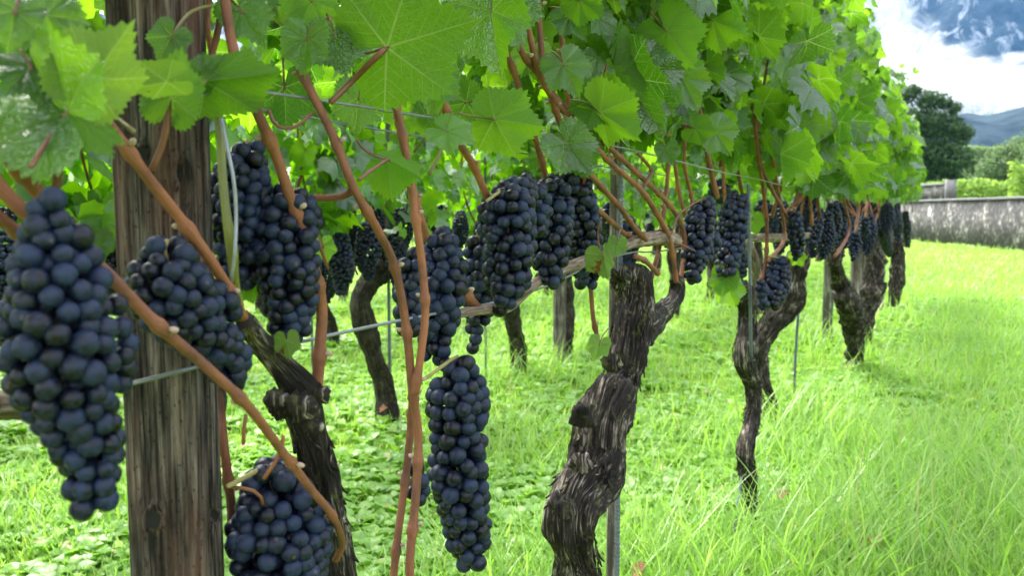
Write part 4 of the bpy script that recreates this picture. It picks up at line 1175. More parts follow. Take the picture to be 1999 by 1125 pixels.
# upper pair, stapled to the post; lower fruiting wire
W1 = [P(300, 150, -0.02), P(425, 166, 0.004), P(640, 198, 0.006), P(860, 232, 0.006), P(1110, 271, 0.004), P(1240, 294, 0.002), P(1400, 334, 0.03), P(1480, 350, 0.05), P(1560, 368, 0.05), P(1700, 393, 0.05)]
wire('upper trellis wire on the near side, in front of the canes', 0, 0, 0, 0, 0, r=0.00125, pts=W1)
W2 = [P(300, 185, -0.08), P(428, 201, -0.06), P(600, 228, -0.06), P(770, 258, -0.06), P(1050, 304, -0.06), P(1240, 334, -0.06), P(1500, 370, -0.06), P(1700, 398, -0.06)]
wire('upper trellis wire on the far side, behind the canes', 0, 0, 0, 0, 0, r=0.0011, pts=W2)
W3 = [P(60, 800, -0.02), P(250, 751, 0.004), P(365, 722, 0.004), P(470, 695, -0.02), P(585, 668, 0.0), P(800, 622, 0.0), P(990, 585, -0.004), P(1110, 540, -0.004), P(1150, 515, 0.004), P(1235, 493, -0.004), P(1290, 490, -0.02), P(1450, 470, -0.03), P(1640, 452, -0.03), P(1745, 432, -0.03)]
wire('lower trellis wire carrying the grey arm of the thick vine', 0, 0, 0, 0, 0, r=0.0014, pts=W3)
# hanging wire clip beside the post
mb = MB()
tube(mb, [P(416, 172, 0.0), P(424, 196, 0.02), P(440, 270, 0.03), P(456, 350, 0.035), P(461, 420, 0.035), P(458, 500, 0.035), P(450, 555, 0.03)], 0.0012, seg=8, step=0.006)
o = mb.build('wire_clip', M['wire'], None, origin=P(416, 172, 0.0))
tag(o, 'bright loose galvanised wire hanging down beside the weathered post', 'wire')
mb = MB()
tube(mb, [P(395, 168, -0.01), P(425, 170, 0.01), P(440, 158, 0.02), P(444, 172, 0.02), P(436, 186, 0.015), P(418, 192, 0.005), P(400, 190, -0.01)], 0.0013, seg=8, step=0.003)
o = mb.build('wire_hook', M['rod'], None, origin=P(395, 168, -0.01))
tag(o, 'small dark bent hook holding the upper wires to the post', 'hook')

# ------------------------------------------------------------------ rows behind
def copy_tree(o, parent=None):
    c = o.copy()
    COL.objects.link(c)
    c.parent = parent
    for ch in list(o.children):
        copy_tree(ch, c)
    return c

def proto_vine(i):
    g = np.random.default_rng(100 + i)
    root = empty('grapevine', (0, 0, 0), 'x', 'grapevine')
    if i % 2 == 0:
        tp = [(0.10, 0, -0.04), (0.09, 0, 0.12), (0.03, 0, 0.25), (-0.04, 0.01, 0.38), (-0.05, 0, 0.47), (0.0, 0, 0.53), (0.05, 0, 0.57)]
    else:
        tp = [(-0.03, 0, -0.04), (-0.02, 0.02, 0.15), (0.04, 0, 0.3), (0.03, -0.02, 0.42), (-0.03, 0, 0.50), (-0.02, 0, 0.58)]
    tp = np.array([RT * a + RN * b + np.array([0, 0, c]) for a, b, c in tp])
    add_trunk(root, tp, np.array([0.045, 0.038, 0.036, 0.04, 0.034, 0.036, 0.042])[:len(tp)], M['bark_far'], 70.0 + i, seg=24, step=0.015, knobs=[(tp[-1], 0.045), (tp[-1] + RT * 0.05, 0.03)])
    L0 = 0.95
    for k in range(6):
        s = (k + 0.5) / 6 * L0 - L0 / 2
        add_cane(root, [tp[-1] + RT * s * 0.5, RT * s + RN * g.uniform(-.05, .05) + np.array([0, 0, 0.9]), RT * (s + g.uniform(-.1, .1)) + np.array([0, 0, 1.35])], 0.0048, 0.004, seg=6, step=0.05, buds=False)
    mb = MB()
    n = 400
    a = canopy_leaves(n, -L0 / 2, L0 / 2, 0.72, 1.66, -0.22, 0.22, g=g, size=(0.05, 0.078))
    pos = a[0] - RN * ROFF
    add_leaves(mb, T_MID, pos, a[1], a[2], a[3], g=g)
    mb.build('foliage', M['leaf_far'], root)
    return root

PROT = [proto_vine(i) for i in range(4)]
def row_s(y):      # parameter along the row for a depth y of row number k
    return y
used = set()
def place_vine(i, base, label, group, rot=0.0):
    if i not in used:
        o = PROT[i]; used.add(i)
    else:
        o = copy_tree(PROT[i])
    o.location = tuple(base)
    o.rotation_euler[2] = rot
    o['label'] = label; o['group'] = group
    if 'third' in group or 'fourth' in group: o.scale = (1, 1, 0.84)
    return o

R2, R3, R4 = 1.47, 2.94, 4.41
def row_at_y(y, row):
    # RN.p = ROFF-row, p.y = y
    x = (ROFF - row + 0.4451 * y) / 0.8955
    return np.array([x, y, 0.0])
SH2 = 'gnarled dark trunk and leafy canopy in the second row of vines'
y2 = [(0.85, 1, None), (1.7, 3, None), (2.5, 1, None), (3.22, 0, 'dark bent second row grapevine seen left of the forked orange canes'), (4.25, 2, 'second row grapevine with a mossy curved trunk seen below the grey arm'), (4.85, 1, 'second row grapevine with an S-shaped trunk next to a square grey post'), (5.8, 0, None), (6.75, 3, None), (7.75, 1, 'second row grapevine whose trunk shows right of the thick twisted one'), (8.7, 2, None), (9.7, 3, None), (10.7, 1, None), (11.8, 0, None), (12.9, 2, None), (14.0, 1, None)]
for y, i, lab in y2:
    place_vine(i, row_at_y(y, R2), lab or SH2, 'vines of the second row', 0.0)
for y in np.arange(1.2, 17, 1.0):
    place_vine(int(rng.integers(0, 4)), row_at_y(y + rng.uniform(-.12, .12), R3), 'grapevine of the third row, seen through gaps behind the second row', 'vines of the third row', math.pi if rng.uniform() < .5 else 0.0)
for y in np.arange(3.0, 20, 1.0):
    place_vine(int(rng.integers(0, 4)), row_at_y(y + rng.uniform(-.12, .12), R4), 'grapevine of the fourth row, hardly seen behind the third row', 'vines of the fourth row', math.pi if rng.uniform() < .5 else 0.0)

# bunches of the rows behind: too small to show single stalks
def far_bunch_mesh(seed):
    g = np.random.default_rng(seed)
    b, rr, C = berry_positions([(0, 0, 0), (0.005, 0, -0.05), (0.0, 0.005, -0.10), (0.005, 0, -0.15)], [0.03, 0.042, 0.036, 0.018], 0.0078, g, inner=False)
    mb = MB()
    for p, r in zip(b, rr):
        mb.add(p + lsv * r, lsq, lst)
    return mb.mesh('grape_bunch', M['grape_m'])
FB = [far_bunch_mesh(300 + k) for k in range(3)]
def far_bunch(loc, label, group, k):
    o = link('grape_bunch', FB[k % 3], None, tuple(loc))
    o.rotation_euler[2] = random.uniform(0, 6.28)
    s = random.uniform(0.85, 1.15)
    o.scale = (s, s, s)
    tag(o, label, 'grape bunch', group)
k = 0
for y in np.arange(1.2, 12.5, 0.27):
    p = row_at_y(y + rng.uniform(-.08, .08), R2 + rng.uniform(-0.14, 0.14))
    far_bunch((p[0], p[1], rng.uniform(0.68, 0.80)), 'small dark grape bunch hanging in the shade of the second row', 'grape bunches of the second row', k); k += 1
for y in np.arange(2.5, 14, 0.6):
    p = row_at_y(y + rng.uniform(-.15, .15), R3 + rng.uniform(-0.14, 0.14))
    far_bunch((p[0], p[1], rng.uniform(0.68, 0.80)), 'tiny dark grape bunch hanging in the third row of vines', 'grape bunches of the third row', k); k += 1

for (px, py, y) in [(668, 445, 3.2), (732, 440, 3.1), (752, 485, 3.3), (716, 482, 3.0), (640, 530, 3.0), (698, 465, 3.5), (770, 450, 3.4), (775, 510, 3.2), (860, 440, 3.6), (900, 448, 3.7), (830, 446, 3.9), (655, 520, 3.5), (15, 530, 1.7), (20, 570, 1.8), (222, 510, 2.1), (235, 500, 2.4), (5, 480, 1.9), (1240, 470, 5.6), (1300, 460, 6.2)]:
    far_bunch(PZ(px, py, y) + np.array([0, 0, 0.06]), 'small dark grape bunch hanging in the shade of the second row', 'grape bunches of the second row', k); k += 1

for i_ in range(30):
    y = 2.7 + 5.0 * ((i_ + rng.uniform(0, 1)) / 30)
    p = row_at_y(y, 0) + RN * rng.uniform(-0.10, 0.09)
    far_bunch((p[0], p[1], rng.uniform(0.74, 0.88)), 'one of the crowded small grape bunches beyond the bent trunk in the front row', 'crowded grape bunches far along the front row', k); k += 1

# posts and stakes of the rows behind
pb = PZ(1092, 694, 4.7)
post((pb[0], pb[1]), 1.75, 0.034, 0.034, M['post_grey'], 'square grey wooden post beside the S-shaped trunk of the second row', sq=5, seg=24, nz=60)
for (px, py, y, lab) in ((762, 822, 3.3, 'thin grey stake beside the bent trunk of the second row'), (948, 742, 4.1, 'thin grey stake beside the mossy curved trunk of the second row'), (1400, 600, 7.2, 'thin stake in the second row right of the thick twisted trunk'), (610, 700, 4.4, 'thin grey stake between canes left of the bent second row trunk')):
    b = PZ(px, py, y)
    rod([(b[0], b[1], -0.03), (b[0], b[1], 0.5), (b[0], b[1], 1.6)], 0.006, lab, ridges=False)
for row, nm in ((R2, 'second'), (R3, 'third')):
    for z, hn in ((0.62, 'lower'), (0.80, 'upper')):
        mb = MB()
        a, b = row_at_y(0.3, row), row_at_y(16, row)
        tube(mb, [a + [0, 0, z], (a + b) / 2 + [0, 0, z - 0.01], b + [0, 0, z]], 0.0015, n=30, seg=6)
        o = mb.build('trellis_wire', M['wire'], None, origin=a)
        tag(o, hn + ' trellis wire running through the ' + nm + ' row of vines', 'wire')

# ------------------------------------------------------------------ ground
def ground_material():
    t = NT('meadow_soil')
    obj = t.n('ShaderNodeTexCoord').outputs['Object']
    a = t.noise(obj, 3.0, 5, 0.6)
    b = t.noise(obj, 28.0, 4, 0.6)
    c = t.ramp(t.math('ADD', t.math('MULTIPLY', a, 0.5), t.math('MULTIPLY', b, 0.5)), [(0.38, (0.06, 0.11, 0.014)), (0.52, (0.13, 0.22, 0.02)), (0.66, (0.20, 0.30, 0.03))])
    return t.finish(t.n('ShaderNodeBsdfPrincipled', {'Base Color': c, 'Roughness': 0.9, 'Normal': t.bump(b, 0.8, 0.02), 'Specular IOR Level': 0.1}))
M['ground'] = ground_material()
gx = np.concatenate([np.linspace(-2500, -30, 14), np.linspace(-25, 25, 60), np.linspace(30, 2500, 14)])
gy = np.concatenate([np.linspace(-200, -6, 6), np.linspace(-4, 40, 60), np.linspace(50, 3500, 18)])
GX, GY = np.meshgrid(gx, gy, indexing='ij')
GZ = 0.010 * fbm(np.stack([GX * 0.9, GY * 0.9, 0 * GX], -1), 2) * (np.abs(GX) < 26) * (GY < 41) - 0.01
nx, ny = GX.shape
i, j = np.meshgrid(np.arange(nx - 1), np.arange(ny - 1), indexing='ij')
q = np.stack([i * ny + j, (i + 1) * ny + j, (i + 1) * ny + j + 1, i * ny + j + 1], -1).reshape(-1, 4)
me = new_mesh('ground', np.stack([GX, GY, GZ], -1).reshape(-1, 3), [q], M['ground'])
tag(link('ground', me), 'flat grassy ground of the vineyard reaching to the hills', 'ground', kind='structure')

def blade_material(name, a, b, ta, tb, tr):
    t = NT(name)
    r = island_random(t)
    r2 = t.math('FRACT', t.math('MULTIPLY', r, 17.3))
    pos = t.n('ShaderNodeTexCoord').outputs['Object']
    patch = t.noise(pos, 1.4, 3)
    c = t.mix(r, a, b)
    c = t.mix(t.math('MULTIPLY', patch, 0.35), c, b)
    dry = t.math('GREATER_THAN', r2, 0.975)
    c = t.mix(dry, c, (0.36, 0.30, 0.13))
    pb = t.n('ShaderNodeBsdfPrincipled', {'Base Color': c, 'Roughness': 0.36, 'Specular IOR Level': 0.5})
    tl = t.n('ShaderNodeBsdfTranslucent', {'Color': t.mix(r2, ta, tb)})
    return t.finish(t.n('ShaderNodeMixShader', {0: tr, 1: pb, 2: tl}))
M['grass'] = blade_material('grass_blade', (0.085, 0.22, 0.022), (0.27, 0.42, 0.085), (0.28, 0.60, 0.03), (0.52, 0.80, 0.14), 0.42)
M['weed'] = blade_material('weed_leaf', (0.08, 0.21, 0.018), (0.21, 0.38, 0.06), (0.26, 0.58, 0.025), (0.46, 0.78, 0.09), 0.42)

def blades(n, y0, y1, umin, umax, hmin, hmax, wid, g, seg=3, shape='grass', keep=None):
    y = np.exp(g.uniform(math.log(y0), math.log(y1), n))
    u = g.uniform(umin, umax, n)
    x = u * y
    if keep is not None:
        k = keep(x, y, g)
        x, y = x[k], y[k]
    n = len(x)
    tall = 0.75 + 0.55 * np.clip(fbm(np.stack([x * 1.7, y * 1.7, 0 * x + 4], -1), 2), -0.6, 1)
    h = g.uniform(hmin, hmax, n) * tall
    sc = np.maximum(1.0, y / 4.0) ** 0.8
    wd = wid * sc * g.uniform(0.6, 1.3, n)
    az = g.uniform(0, 2 * np.pi, n)
    dirv = np.stack([np.cos(az), np.sin(az), 0 * az], -1)
    sidev = np.stack([-np.sin(az), np.cos(az), 0 * az], -1)
    lean = np.abs(g.normal(0.25, 0.3, n)); curve = g.uniform(0.2, 1.1, n)
    base = np.stack([x, y, np.full(n, -0.005)], -1)
    rows = []
    for k in range(seg + 1):
        f = k / seg
        hor = h * (lean * f + curve * f * f * 0.6)
        ver = h * (f - 0.28 * curve * f * f)
        c = base + dirv * hor[:, None] + np.stack([0 * h, 0 * h, ver], -1)
        if k == seg:
            rows.append(c[:, None])
        else:
            ww = wd * ((1 - f) ** 0.6) if shape == 'grass' else wd * (0.35 + 1.3 * f if f < 0.55 else 1.9 * (1.05 - f))
            rows.append(np.stack([c - sidev * ww[:, None], c + sidev * ww[:, None]], 1))
    V = np.concatenate(rows, 1)
    nv = 2 * seg + 1
    o = (np.arange(n) * nv)[:, None]
    q = np.concatenate([o + np.array([[2 * k, 2 * k + 1, 2 * k + 3, 2 * k + 2]]) for k in range(seg - 1)], 0)
    t = o + np.array([[2 * seg - 2, 2 * seg - 1, 2 * seg]])
    return V.reshape(-1, 3), q, t

mb = MB()
mb.add(*blades(230000, 1.6, 24, -0.75, 0.80, 0.045, 0.13, 0.0024, rng, keep=lambda x, y, g: g.uniform(0, 1, len(x)) < np.where(x * 0.8955 - y * 0.4451 - ROFF > 0.25 + 0.2 * noise(np.stack([x * 2, y * 2, 0 * x], -1)), 1.0, 0.42)))
mb.add(*blades(9000, 1.7, 12, -0.1, 0.75, 0.14, 0.28, 0.0026, rng, seg=5))
o = mb.build('grass', M['grass'])
tag(o, 'bright green uncut grass between the vine rows and along the path', 'grass', kind='stuff')

# broad leaved weeds: rosettes
def rosettes(n, g):
    y = np.exp(g.uniform(math.log(1.6), math.log(13), n)); u = g.uniform(-0.75, 0.75, n); x = u * y
    # denser under the rows, thinner out on the path
    dist = x * 0.8955 - y * 0.4451 - ROFF
    dens = np.where(dist > 0.35, 0.22, 1.0) * (0.35 + 0.65 * (noise(np.stack([x * 1.3, y * 1.3, 0 * x], -1)) > -0.2))
    k = g.uniform(0, 1, n) < dens
    x, y = x[k], y[k]
    n = len(x)
    m = 7
    X = np.repeat(x, m) + g.normal(0, 0.012, n * m); Y = np.repeat(y, m) + g.normal(0, 0.012, n * m)
    L = np.repeat(g.uniform(0.028, 0.075, n), m) * g.uniform(0.7, 1.2, n * m)
    az = g.uniform(0, 2 * np.pi, n * m)
    el = g.uniform(0.25, 1.15, n * m)
    dirv = np.stack([np.cos(az), np.sin(az), 0 * az], -1); sv = np.stack([-np.sin(az), np.cos(az), 0 * az], -1)
    prof = [0.12, 0.55, 1.0, 0.85, 0.0]
    W = L * g.uniform(0.22, 0.34, n * m)
    rows = []
    for kk, pw in enumerate(prof):
        f = kk / 4
        c = np.stack([X, Y, 0 * X], -1) + dirv * (L * f * np.cos(el) * (1 + 0.2 * f))[:, None]
        c[:, 2] += L * (f * np.sin(el) - 0.55 * f * f * np.sin(el))
        e = sv * (W * pw)[:, None]; up = np.stack([0 * X, 0 * X, W * pw * 0.35], -1)
        if pw == 0: rows.append(c[:, None])
        else: rows.append(np.stack([c - e + up, c, c + e + up], 1))
    V = np.concatenate(rows, 1); nv = V.shape[1]
    o = (np.arange(n * m) * nv)[:, None]
    q = []
    for kk in range(3):
        a = 3 * kk
        q += [o + np.array([[a, a + 1, a + 4, a + 3]]), o + np.array([[a + 1, a + 2, a + 5, a + 4]])]
    t = np.concatenate([o + np.array([[9, 10, 12]]), o + np.array([[10, 11, 12]])])
    return V.reshape(-1, 3), np.concatenate(q), t
mb = MB(); mb.add(*rosettes(15000, rng))
o = mb.build('weeds', M['weed'])
tag(o, 'broad leaved weeds and clover growing among the grass under the vines', 'weeds', kind='stuff')

# fallen reddish leaves in the grass
for n_, (px, py, lab) in enumerate([(1521, 963, 'small pink fallen leaf in the grass right of the slim trunk'), (1706, 1058, 'reddish fallen leaf in the open grass near the bottom right'), (1245, 1115, 'reddish fallen leaf at the bottom edge right of the ribbed stake'), (748, 802, 'brownish fallen leaf in the grass left of the forked canes')]):
    r = ray(px, py); t_ = (0.07 - H) / r[2]; p = np.array([0, 0, H]) + r * t_
    mb = MB(); add_leaves(mb, T_NEAR, p[None], np.array([[0.6, -0.3, 0.4]]), np.array([[0.1, -0.5, 0.8]]), np.array([0.022]))
    tag(mb.build('fallen_leaf', M['leaf_red'], None, origin=p), lab, 'leaf', 'fallen leaves in the grass')

# ------------------------------------------------------------------ stone wall and what lies behind it
def wall_material():
    t = NT('stained_concrete')
    obj = t.n('ShaderNodeTexCoord').outputs['Object']
    a = t.noise(t.mapv(obj, (2.0, 2.0, 2.4)), 1.0, 6, 0.66, 0.4)
    b = t.noise(obj, 9.0, 5, 0.65)
    s = t.noise(t.mapv(obj, (5, 5, 0.6)), 1.0, 5, 0.6)
    f = t.math('ADD', t.math('MULTIPLY', a, 0.45), t.math('ADD', t.math('MULTIPLY', b, 0.45), t.math('MULTIPLY', s, 0.10)))
    c = t.ramp(f, [(0.43, (0.016, 0.0152, 0.016)), (0.50, (0.042, 0.040, 0.037)), (0.55, (0.09, 0.084, 0.075)), (0.61, (0.36, 0.345, 0.32))])
    return t.finish(t.n('ShaderNodeBsdfPrincipled', {'Base Color': c, 'Roughness': 0.9, 'Normal': t.bump(b, 0.6, 0.02)}))
M['wall'] = wall_material()
M['coping'] = simple_material('pale_coping_stone', (0.13, 0.125, 0.13), 0.85, var=0.5, scale=6, bump=0.4)
A0, A1 = np.array([9.75, 15.0]), np.array([11.55, 31.0])
wd_ = unit(A1 - A0); wn = np.array([wd_[1], -wd_[0]])
def wall_piece(name, s0, s1, z0, z1, th0, th1, mat, parent, bev=0.0):
    n = max(2, int((s1 - s0) / 0.15))
    ss = np.linspace(s0, s1, n)
    rows = []
    for s in ss:
        b = A0 + wd_ * s
        jit = 0.012 * noise(np.array([[s * 3, z1 * 5, 0.3]]))[0]
        for (tt, zz) in ((th0, z0), (th1, z0), (th1, z1 + jit), (th0, z1 + jit)):
            rows.append([*(b + wn * tt), zz])
    v = np.array(rows); q = []
    for k in range(n - 1):
        for e in range(4):
            q.append([4 * k + e, 4 * k + (e + 1) % 4, 4 * k + 4 + (e + 1) % 4, 4 * k + 4 + e])
    q += [[0, 3, 2, 1], [4 * n - 4, 4 * n - 3, 4 * n - 2, 4 * n - 1]]
    return MB().add(v, q).build(name, mat, parent, smooth=False)
wl = empty('stone_wall', (*A0, 0), 'long stained grey concrete wall with pale coping across the end of the path', 'wall')
wall_piece('wall_face', 0, 16, -0.1, 1.02, 0, 0.35, M['wall'], wl)
wall_piece('coping', 0, 16, 1.022, 1.075, -0.04, 0.39, M['coping'], wl)
for s0, s1 in ((6.78, 11.5),):
    wall_piece('raised_block', s0, s1, 1.077, 1.42, 0.05, 0.22, M['wall'], wl)
    wall_piece('raised_coping', s0, s1, 1.422, 1.47, 0.02, 0.25, M['coping'], wl)
wall_piece('pillar', 6.62, 6.775, 1.077, 1.53, 0.03, 0.25, M['coping'], wl)

def clump_foliage(mb, centers, radii, n, size, g, squash=0.85):
    """leaf-sized faces spread through lumpy volumes"""
    centers = np.asarray(centers); radii = np.asarray(radii)
    pr = radii ** 2; pr = pr / pr.sum()
    k = g.choice(len(centers), n, p=pr)
    d = unit(g.normal(0, 1, (n, 3)))
    rr = radii[k] * (g.uniform(0, 1, n) ** 0.33) * (1 + 0.35 * noise(d * 2.5 + centers[k]))
    p = centers[k] + d * rr[:, None] * np.array([1, 1, squash])
    s = size * g.uniform(0.6, 1.4, n)
    nr = unit(d * 0.7 + np.array([0, 0, 0.5]) + g.normal(0, 0.5, (n, 3)))
    a = unit(np.cross(nr, g.normal(0, 1, (n, 3)))); b = np.cross(nr, a)
    V = np.stack([p - a * s[:, None], p - b * 0.6 * s[:, None], p + a * s[:, None], p + b * 0.6 * s[:, None] + nr * 0.2 * s[:, None]], 1)
    mb.add(V.reshape(-1, 3), (np.arange(n) * 4)[:, None] + np.arange(4)[None])

def tree_leaf(name, a, b, tr=0.25):
    t = NT(name)
    r = island_random(t)
    c = t.mix(r, a, b)
    pb = t.n('ShaderNodeBsdfPrincipled', {'Base Color': c, 'Roughness': 0.6, 'Specular IOR Level': 0.2})
    tl = t.n('ShaderNodeBsdfTranslucent', {'Color': tuple(min(1, x * 2.2) for x in b)})
    return t.finish(t.n('ShaderNodeMixShader', {0: tr, 1: pb, 2: tl}))
M['tree_dark'] = tree_leaf('dark_tree_leaf', (0.014, 0.036, 0.013), (0.060, 0.11, 0.034), 0.25)
M['tree_mid'] = tree_leaf('mid_tree_leaf', (0.045, 0.085, 0.026), (0.10, 0.16, 0.045))
M['hedge'] = tree_leaf('hedge_leaf', (0.06, 0.14, 0.02), (0.20, 0.30, 0.045), 0.35)

def tree(name, label, cat, base, h, lobes, n, size, mat, g, trunk_r=0.2, group=None):
    root = empty(name, tuple(base), label, cat, group)
    b = np.asarray(base, dtype=float)
    mb = MB()
    tube(mb, [b + [0, 0, -0.2], b + [0.1, 0, h * 0.3], b + [0, 0.1, h * 0.75]], [trunk_r, trunk_r * 0.7, trunk_r * 0.25], seg=10, n=14)
    for k in range(5):
        a = g.uniform(0, 6.28)
        tube(mb, [b + [0.05, 0, h * (0.25 + 0.1 * k)], b + [math.cos(a) * h * 0.12, math.sin(a) * h * 0.12, h * (0.38 + 0.1 * k)], b + [math.cos(a) * h * 0.2, math.sin(a) * h * 0.2, h * (0.45 + 0.1 * k)]], [trunk_r * 0.35, trunk_r * 0.25, 0.02], seg=6, n=8)
    mb.build('trunk', M['bark_far'], root)
    mb = MB()
    clump_foliage(mb, [b + np.array(l[:3]) for l in lobes], [l[3] for l in lobes], n, size, g)
    mb.build('crown', mat, root, smooth=False)
    return root

g = np.random.default_rng(5)
def at_ground(px, y):
    p = PZ(px, 430, y); p[2] = 0; return p
Zt = 70.0; m_px = Zt / FPX
def zl(px, py, y):      # height of a photo row at depth y
    return PZ(px, py, y)[2]
b0 = at_ground(1822, Zt)
def lobe(px, py, r_px, y, base, dy=0.0):
    p = PZ(px, py, y); return (p[0] - base[0], dy, p[2], r_px * y / FPX)
lob = [lobe(*a, Zt, b0, g.uniform(-1, 1)) for a in [(1772, 185, 20), (1790, 175, 16), (1812, 195, 24), (1835, 200, 18), (1852, 213, 14), (1780, 230, 26), (1815, 240, 34), (1845, 250, 28), (1870, 262, 20), (1885, 262, 12), (1800, 290, 40), (1840, 300, 44), (1875, 310, 24), (1820, 345, 46), (1860, 350, 34), (1780, 340, 34), (1830, 390, 46), (1760, 260, 26), (1750, 320, 36)]]
tree('tall_tree', 'tall dark ragged tree beyond the wall, its top against white cloud', 'tree', b0, 10.5, lob, 26000, 0.13, M['tree_dark'], g)
for (px, y, spots, lab) in [
    (1965, 95.0, [(1965, 320, 40), (1985, 300, 34), (1940, 330, 36), (1955, 300, 26), (1990, 330, 40), (1920, 345, 30), (1975, 360, 50), (2010, 290, 40), (1930, 380, 50)], 'broad rounded light green tree right of the tall dark tree'),
    (1905, 120.0, [(1905, 300, 18), (1895, 320, 24), (1915, 330, 26), (1900, 350, 34), (1925, 300, 14), (1890, 380, 40)], 'smaller yellowish tree between the dark tree and the broad rounded one'),
    (2060, 85.0, [(2040, 290, 40), (2070, 280, 50), (2050, 330, 60), (2090, 330, 60), (2060, 390, 60)], 'light green tree cut off by the right edge of the view')]:
    bb = at_ground(px, y)
    tree('round_tree', lab, 'tree', bb, 6.0, [lobe(*a, y, bb, g.uniform(-1, 1)) for a in spots], 9000, 0.16, M['tree_mid'], g, group='rounded trees beyond the wall')

# clipped vine rows behind the wall
def hedge(label, p0, p1, h, wdt, n):
    p0, p1 = np.array([*p0, 0.0]), np.array([*p1, 0.0])
    root = empty('vine_hedge', tuple(p0), label, 'vine row', 'trimmed vine rows behind the wall')
    mb = MB()
    g = np.random.default_rng(int(h * 100))
    t = g.uniform(0, 1, n)
    d = unit(p1 - p0); nn = np.array([d[1], -d[0], 0])
    c = p0 + (p1 - p0) * t[:, None]
    zz = 0.35 + (h - 0.35) * g.uniform(0, 1, n) ** 0.7
    zz = zz + 0.10 * noise(np.stack([t * 30, 0 * t, 0 * t], -1))
    ww = g.uniform(-1, 1, n) * wdt * (1 + 0.3 * noise(np.stack([t * 40, zz * 3, 0 * t], -1)))
    p = c + nn * ww[:, None] + np.stack([0 * t, 0 * t, zz], -1)
    nr = unit(nn * np.sign(ww)[:, None] * 0.8 + np.array([0, 0, 0.7]) + g.normal(0, 0.5, (n, 3)))
    a = unit(np.cross(nr, g.normal(0, 1, (n, 3)))); b = np.cross(nr, a)
    s = g.uniform(0.04, 0.075, n)[:, None]
    V = np.stack([p - a * s, p - b * s * 0.8, p + a * s, p + b * s * 0.8], 1)
    mb.add(V.reshape(-1, 3), (np.arange(n) * 4)[:, None] + np.arange(4)[None])
    mb.build('foliage', M['hedge'], root, smooth=False)
    mb = MB()
    k = int(np.linalg.norm(p1 - p0) / 1.0)
    for i in range(k):
        q = p0 + (p1 - p0) * (i + .5) / k
        mb = MB(); tube(mb, [q + [0, 0, -0.05], q + [0.02, 0, 0.4], q + [0, 0, 0.8]], 0.035, n=5, seg=7)
        mb.build('trunk', M['bark_far'], root)
hedge('long trimmed vine row behind the wall, lower and farther of the two', (12.6, 30.0), (16.5, 22.5), 1.72, 0.3, 9000)
hedge('nearer and taller trimmed vine row behind the wall at the right edge', (12.3, 22.0), (18, 21.0), 1.95, 0.3, 7000)

# ------------------------------------------------------------------ hills, mountain and low cloud
def forest_material(name, a, b, sc, rock=None):
    t = NT(name)
    obj = t.n('ShaderNodeTexCoord').outputs['Object']
    n1 = t.noise(obj, sc, 8, 0.72)
    c = t.ramp(n1, [(0.40, a), (0.60, b)])
    if rock:
        n2 = t.noise(t.mapv(obj, (0.028, 0.028, 0.010)), 1.0, 6, 0.65, 0.6)
        c = t.mix(t.ramp(n2, [(0.53, 0.0), (0.66, 1.0)]), c, rock)
    return t.finish(t.n('ShaderNodeBsdfPrincipled', {'Base Color': c, 'Roughness': 0.9, 'Specular IOR Level': 0.1, 'Normal': t.bump(n1, 1.0, 12.0)}))
M['hill'] = forest_material('meadow_hill', (0.06, 0.11, 0.03), (0.16, 0.24, 0.06), 0.02)
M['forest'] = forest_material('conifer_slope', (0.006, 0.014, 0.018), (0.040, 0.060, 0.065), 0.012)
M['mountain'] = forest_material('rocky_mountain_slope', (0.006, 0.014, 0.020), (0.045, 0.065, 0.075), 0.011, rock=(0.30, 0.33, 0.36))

def ridge(name, label, y0, depth, prof, mat, seed, nx=160, ny=24, rough=0.05, cat='hill'):
    """prof: list of (photo x, photo y) of the skyline at depth y0+depth*0.6"""
    yc = y0 + depth * 0.6
    pts = [PZ(px, py, yc) for px, py in prof]
    X = np.array([p[0] for p in pts]); Zp = np.array([p[2] for p in pts])
    xs = np.linspace(X.min(), X.max(), nx); f = np.linspace(0, 1, ny)
    XX, FF = np.meshgrid(xs, f, indexing='ij')
    sh = np.where(FF < 0.6, np.sin(FF / 0.6 * np.pi / 2) ** 1.2, np.cos((FF - 0.6) / 0.4 * np.pi / 2))
    sc = depth
    hh = np.interp(XX, X, Zp) * sh
    hh = hh * (1 + rough * fbm(np.stack([XX / sc * 6, FF * 6 + seed, 0 * XX], -1), 5) * np.clip(sh * 3, 0, 1))
    V = np.stack([XX, y0 + FF * depth, hh - 1.0], -1).reshape(-1, 3)
    i, j = np.meshgrid(np.arange(nx - 1), np.arange(ny - 1), indexing='ij')
    q = np.stack([i * ny + j, (i + 1) * ny + j, (i + 1) * ny + j + 1, i * ny + j + 1], -1).reshape(-1, 4)
    o = link(name, new_mesh(name, V, [q], mat))
    tag(o, label, cat, kind='structure')
    return o
ridge('meadow_hill', 'low green meadow hill with trees beyond the wall', 260, 160, [(-900, 330), (400, 320), (1500, 300), (1800, 285), (1960, 277), (2200, 268), (3200, 300)], M['hill'], 2, rough=0.1)
ridge('forest_hill', 'dark blue forested hill under the low cloud', 700, 500, [(-1500, 260), (300, 230), (1500, 235), (1850, 232), (1930, 222), (1999, 205), (2300, 160), (3600, 200)], M['forest'], 3, rough=0.12, cat='hill')
ridge('mountain', 'steep blue forested mountain rising into cloud', 1700, 1300, [(-2500, 200), (0, 60), (900, 40), (1500, 20), (1750, -120), (1999, -330), (2400, -500), (3300, -300), (4500, 100)], M['mountain'], 4, nx=420, ny=110, rough=0.22, cat='mountain')

